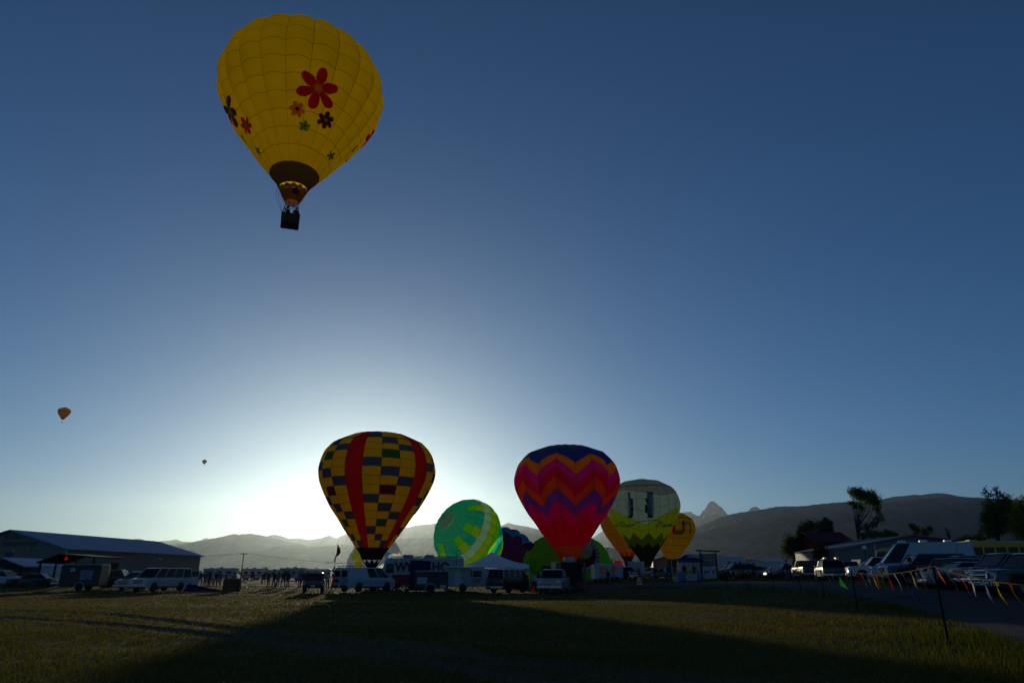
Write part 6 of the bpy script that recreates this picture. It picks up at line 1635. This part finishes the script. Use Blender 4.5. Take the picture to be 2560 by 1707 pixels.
ppl = [ # label, px, D, heading, pose, top, leg, hair, height
 ('person in brown coat at the left of the group by the small dog', 671, 78, 80, S_, 3, 1, 1, 1.75), ('person in black jacket standing over the small dog', 684, 77, 60, W2, 0, 1, 0, 1.74), ('person in grey top half hidden behind the dog walker', 695, 82, 95, S_, 2, 3, 2, 1.7),
 ('broad person in black with legs apart beside the dog walker', 708, 78, 90, W2, 0, 0, 3, 1.8), ('person in navy jacket at the right of the dog group', 720, 78, 85, S_, 1, 1, 0, 1.74), ('person in a blue jacket just left of the red wagon', 749, 79, 80, S_, 5, 0, 1, 1.74), ('person in dark coat standing at the red wagon', 757, 76, 100, W2, 0, 1, 0, 1.78), ('person in a pale shirt far behind the red wagon', 740, 105, 90, S_, 4, 3, 2, 1.72),
 ('person in a pale shirt beside the feather flags', 819, 72, 95, S_, 4, 1, 1, 1.7), ('person in black by the rear of the cargo van', 834, 73, 100, W2, 0, 1, 3, 1.8),
 ('person in rust top at the near end of the barn crowd', 512, 92, 70, S_, 6, 0, 1, 1.74), ('person in grey with pale trousers in the barn crowd', 516, 84, 80, S_, 2, 2, 0, 1.74), ('person in black at the barn crowd beside the blue fabric', 500, 84, 110, W2, 0, 1, 0, 1.74), ('person in navy with a phone raised in the barn crowd', 523, 81, 60, ('stand', 'phone'), 1, 0, 1, 1.74), ('person in dark brown coat in the barn crowd', 539, 82, 88, W2, 3, 1, 2, 1.74), ('person in black walking in the barn crowd', 545, 88, 200, ('walk', 'swing'), 0, 0, 0, 1.74), ('person in pale top deep in the barn crowd', 531, 98, 90, S_, 4, 3, 2, 1.72), ('person in blue jacket deep in the barn crowd', 551, 96, 85, S_, 5, 0, 0, 1.75),
 ('person in black with legs apart standing by the tipped basket', 563, 67.5, 30, W2, 0, 1, 3, 1.78), ('person in grey coat standing close behind the tipped basket', 583, 67.8, 150, ('wide', 'down'), 2, 1, 0, 1.7),
 ('person in a bright vest out on the open grass', 609, 150, 80, S_, 7, 2, 2, 1.75), ('person in navy out on the open grass, of a pair', 628, 150, 60, ('walk', 'swing'), 1, 0, 0, 1.75), ('person in black out on the open grass, of a pair', 633, 151, 100, S_, 0, 1, 1, 1.75), ('person in an orange vest behind the brown coat', 656, 112, 90, S_, 7, 1, 1, 1.74), ('person in black behind the brown coat', 660, 104, 90, W2, 0, 1, 0, 1.75),
 ('tall person in black alone on the dark grass by the picture trailer', 1520, 90, 70, S_, 0, 1, 3, 1.82), ('person in grey behind the plain white box trailer', 1597, 100, 90, S_, 2, 0, 0, 1.74), ('person in dark coat at the white wagon', 1640, 100, 95, S_, 0, 1, 0, 1.75), ('person in blue jacket left of the navy canopy', 1681, 88, 100, S_, 5, 0, 1, 1.74), ('person in black left of the navy canopy', 1672, 90, 70, W2, 0, 1, 0, 1.78), ('person in pale shirt near the golden balloon', 1664, 96, 90, S_, 4, 3, 2, 1.7), ('person in navy under the navy canopy', 1712, 85, 80, S_, 1, 1, 1, 1.74), ('person in rust jacket under the navy canopy', 1736, 86, 95, W2, 6, 0, 0, 1.74),
 ('person in a pale shirt at the tent corner, half behind the camper bus', 1336, 66, 90, S_, 4, 1, 0, 1.68), ('person in dark coat beside the silver pickup', 1345, 70, 95, W2, 0, 1, 3, 1.74),
 ('person in dark top and blue jeans walking toward the black pickup', 1968, 66, 20, ('walk', 'swing'), 1, 3, 0, 1.76), ('person in black standing at the edge of the far rows', 1888, 80, 90, S_, 0, 0, 0, 1.75),
 ('person in dark jacket and blue jeans walking on the road before the chrome grilles', 2285, 31.5, 10, ('walk', 'swing'), 0, 3, 0, 1.76)]
for (lab, px_, D_, rz_, ps, t_, l_, h_, hh_) in ppl:
    person(lab, spot(px_, D_), R(rz_), ps, t_, l_, h_, hh_)
# crew in the flying basket
bpy.context.view_layer.update()
Mw = BY.root.matrix_world
for (lab, p, rz_, ps, t_) in (('pilot in dark clothes reaching up to the burner in the flying basket', (-.32, -.1, .14), 1.2, ('stand', 'up'), 1), ('passenger in black looking out of the flying basket', (.38, -.15, .14), -1.3, ('stand', 'down'), 0)):
    person(lab, Mw @ Vector(p), rz_, ps, t_, 1, 0, 1.74)
# small dog beside its walker
J = [((0, 0, .3), .1), ((.16, 0, .42), .1), ((.24, 0, .52), .06), ((.3, 0, .58), (.07, .065)), ((.4, 0, .555), .03), ((-.12, 0, .18), .11), ((-.24, 0, .1), .03), ((-.38, 0, .2), .02)]
E = [(0, 1), (1, 2), (2, 3), (3, 4), (0, 5), (5, 6), (6, 7)]
for s in (-1, 1):
    k = len(J); J += [((.18, s*.07, .3), .04), ((.2, s*.07, .04), .025), ((.26, s*.07, .02), .02), ((-.1, s*.1, .16), .06), ((.04, s*.11, .12), .04), ((-.06, s*.11, .03), .025), ((.06, s*.11, .02), .02), ((.27, s*.05, .64), .02)]
    E += [(1, k), (k, k+1), (k+1, k+2), (5, k+3), (k+3, k+4), (k+4, k+5), (k+5, k+6), (3, k+7)]
o = thing('dog', 'small brown dog sitting at the feet of the group', 'dog', spot(690, 76.5), R(-60))
me = skin_mesh('body', J, E); me.materials.append(cm('dog_fur', (.18, .10, .05))); link('body', me, o)

# ================================================================== fence posts and bunting
M_post = mat('steel_post', (.018, .02, .018), rough=.95, var=.4, scale=20, spec=.05)
M_rope = cloth('rope', (.30, .19, .13), .3)
fl = [C('flag_yellow', (.30, .23, .01), .4), C('flag_orange', (.36, .085, .01), .4), C('flag_green', (.07, .13, .05), .35), C('flag_red2', (.30, .018, .012), .4), C('flag_white', (.36, .35, .33), .4), C('flag_blue', (.07, .10, .2), .35)]
def post(label, p, h, lean=0.0, group=None):
    o = thing('fence_post', label, 'post', p, group=group)
    mb = MB(); tp = Vector((lean, 0, h)); mb.bar((0, 0, -.05), tp, .035, .012); mb.bar((0, .015, -.05), tp+Vector((0, .015, 0)), .012, .035); b_ = mb.build('shaft', M_post, o)
    mb = MB()
    for k in range(int(h/.055)-1): q = tp*((k+1)*.055/h); mb.box((q.x, -.022, q.z), (.018, .018, .02))
    k_ = mb.build('studs', M_post, b_); k_['kind'] = 'stuff'
    return o, Vector(p) + tp*.97
line1 = [(2372,1604,1.42,'studded fence post leaning at the near bend of the bunting'), (2145,1527,1.36,'fence post with a red pennant at its top'), (2061,1492,1.3,'fence post in front of the grey wagon'), (2003,1476,1.3,'fence post in front of the black pickup on the road'), (1935,1471,1.25,'fence post on the dark verge before the far rows'), (1869,1468.5,1.2,'fence post on the dark verge below the black wagon'), (1819,1466.5,1.2,'fence post on the dark verge below the notice board')]
tops = []
for px_, py_, h, lab in line1:
    p = GT(px_, py_); o, t = post(lab, p, h, lean=-.02); tops.append(t)
# the white tape at the foot of the nearest post
p1, p2 = tops[0], tops[1]
p0 = p1 + (p1-p2)*1.0; p0.z = 1.42
def bunting(label, a, b, sag, n, seed, fw=.17, flen=.44, wind=.32, edge=.75, rope_r=.009):
    rg = random.Random(seed); o = thing('bunting', label, 'bunting', a)
    P = lambda t: a.lerp(b, t) - a - Vector((0, 0, sag*4*t*(1-t)))
    mb = MB(); mb.tube([P(i/24) for i in range(25)], rope_r, 5); mb.build('rope', M_rope, o, smooth=True)
    d = (b-a); d.z = 0; d.normalize()
    for i in range(n):
        t = (i+.5+rg.uniform(-.12, .12))/n; c = P(t)
        wv = Vector((1, 0, 0))*wind*rg.uniform(.6, 1.3)          # breeze blows towards +x
        tip = c + (Vector((0, 0, -1)) + wv + Vector((0, rg.uniform(-.25, .25), 0))).normalized()*flen*rg.uniform(.85, 1.1)
        ed = (d*(1-edge) + Vector((rg.uniform(-.3, .3), 1, 0))*edge*rg.choice((1, 1, -1))).normalized()*fw*.5
        l, r_ = P(max(0, t-fw/2/(b-a).length)), P(min(1, t+fw/2/(b-a).length))
        mb = MB(); rows_ = 5
        for k in range(rows_+1):
            v = k/rows_; tw = v
            cc_ = c.lerp(tip, v) + Vector((0, .03*math.sin(v*5+i), 0)); half = ((r_-l)*.5*(1-tw) + ed*tw)*(1-v)
            mb.v += [cc_-half, cc_+half*.02+Vector((0, .012, 0)), cc_+half]
        for k in range(rows_):
            for j in range(2): mb.f.append((k*3+j, k*3+j+1, k*3+j+4, k*3+j+3)); mb.m.append(0)
        mb.build('pennant', fl[(i + seed) % 6], o, smooth=True)
    return o
bunting('pennant string running from the leaning post out past the near grass', p1, p0, .33, 19, 1, edge=.6, flen=.38, fw=.17)
bunting('pennant string across the row of chrome grilles', tops[1], tops[0], .13, 13, 2)
bb = bunting('pennant string sagging low with one flat green flag', tops[2], tops[1], .22, 6, 3)
c_ = tops[2].lerp(tops[1], .66)-tops[2]-Vector((0, 0, .22*4*.66*.34))
mb = MB(); mb.add([c_, c_+Vector((.28, -.05, -.52)), c_+Vector((-.02, 0, -.36))], [(0, 1, 2)]); mb.build('green_flag', C('flag_lime', (.12, .55, .06), .6), bb)
bunting('pennant string in front of the wagon with red tail lights', tops[3], tops[2], .16, 6, 4)
bunting('pennant string on the dark verge before the walking jeans', tops[4], tops[3], .14, 7, 5, wind=.15)
bunting('pennant string low before the black wagon', tops[5], tops[4], .14, 7, 6, wind=.1)
bunting('pennant string below the notice board on the verge', tops[6], tops[5], .12, 7, 7, wind=.1)
t2 = []
for px_, D_, lab in ((1600, 84, 'low barrier post left of the blue bin'), (1650, 83, 'low barrier post before the crowd'), (1698, 80, 'low barrier post at the blue bin'), (1762, 74, 'low barrier post under the notice board'), (1818, 73, 'low barrier post before the black wagons'), (1872, 72, 'low barrier post where the two strings meet'), (1968, 67.5, 'low barrier post by the walking jeans')):
    o, t = post(lab, spot(px_, D_), 1.0); t2.append(t)
for i, lab in enumerate(('coloured pennants on the barrier left of the crowd', 'coloured pennants on the barrier before the crowd', 'coloured pennants on the barrier before the pale crates', 'coloured pennants on the barrier under the notice board', 'coloured pennants on the barrier before the black wagons', 'coloured pennants on the barrier before the far rows')):
    bunting(lab, t2[i], t2[i+1], .08, 9, 11+i, wind=.06, edge=.2, flen=.42, fw=.24, rope_r=.012)
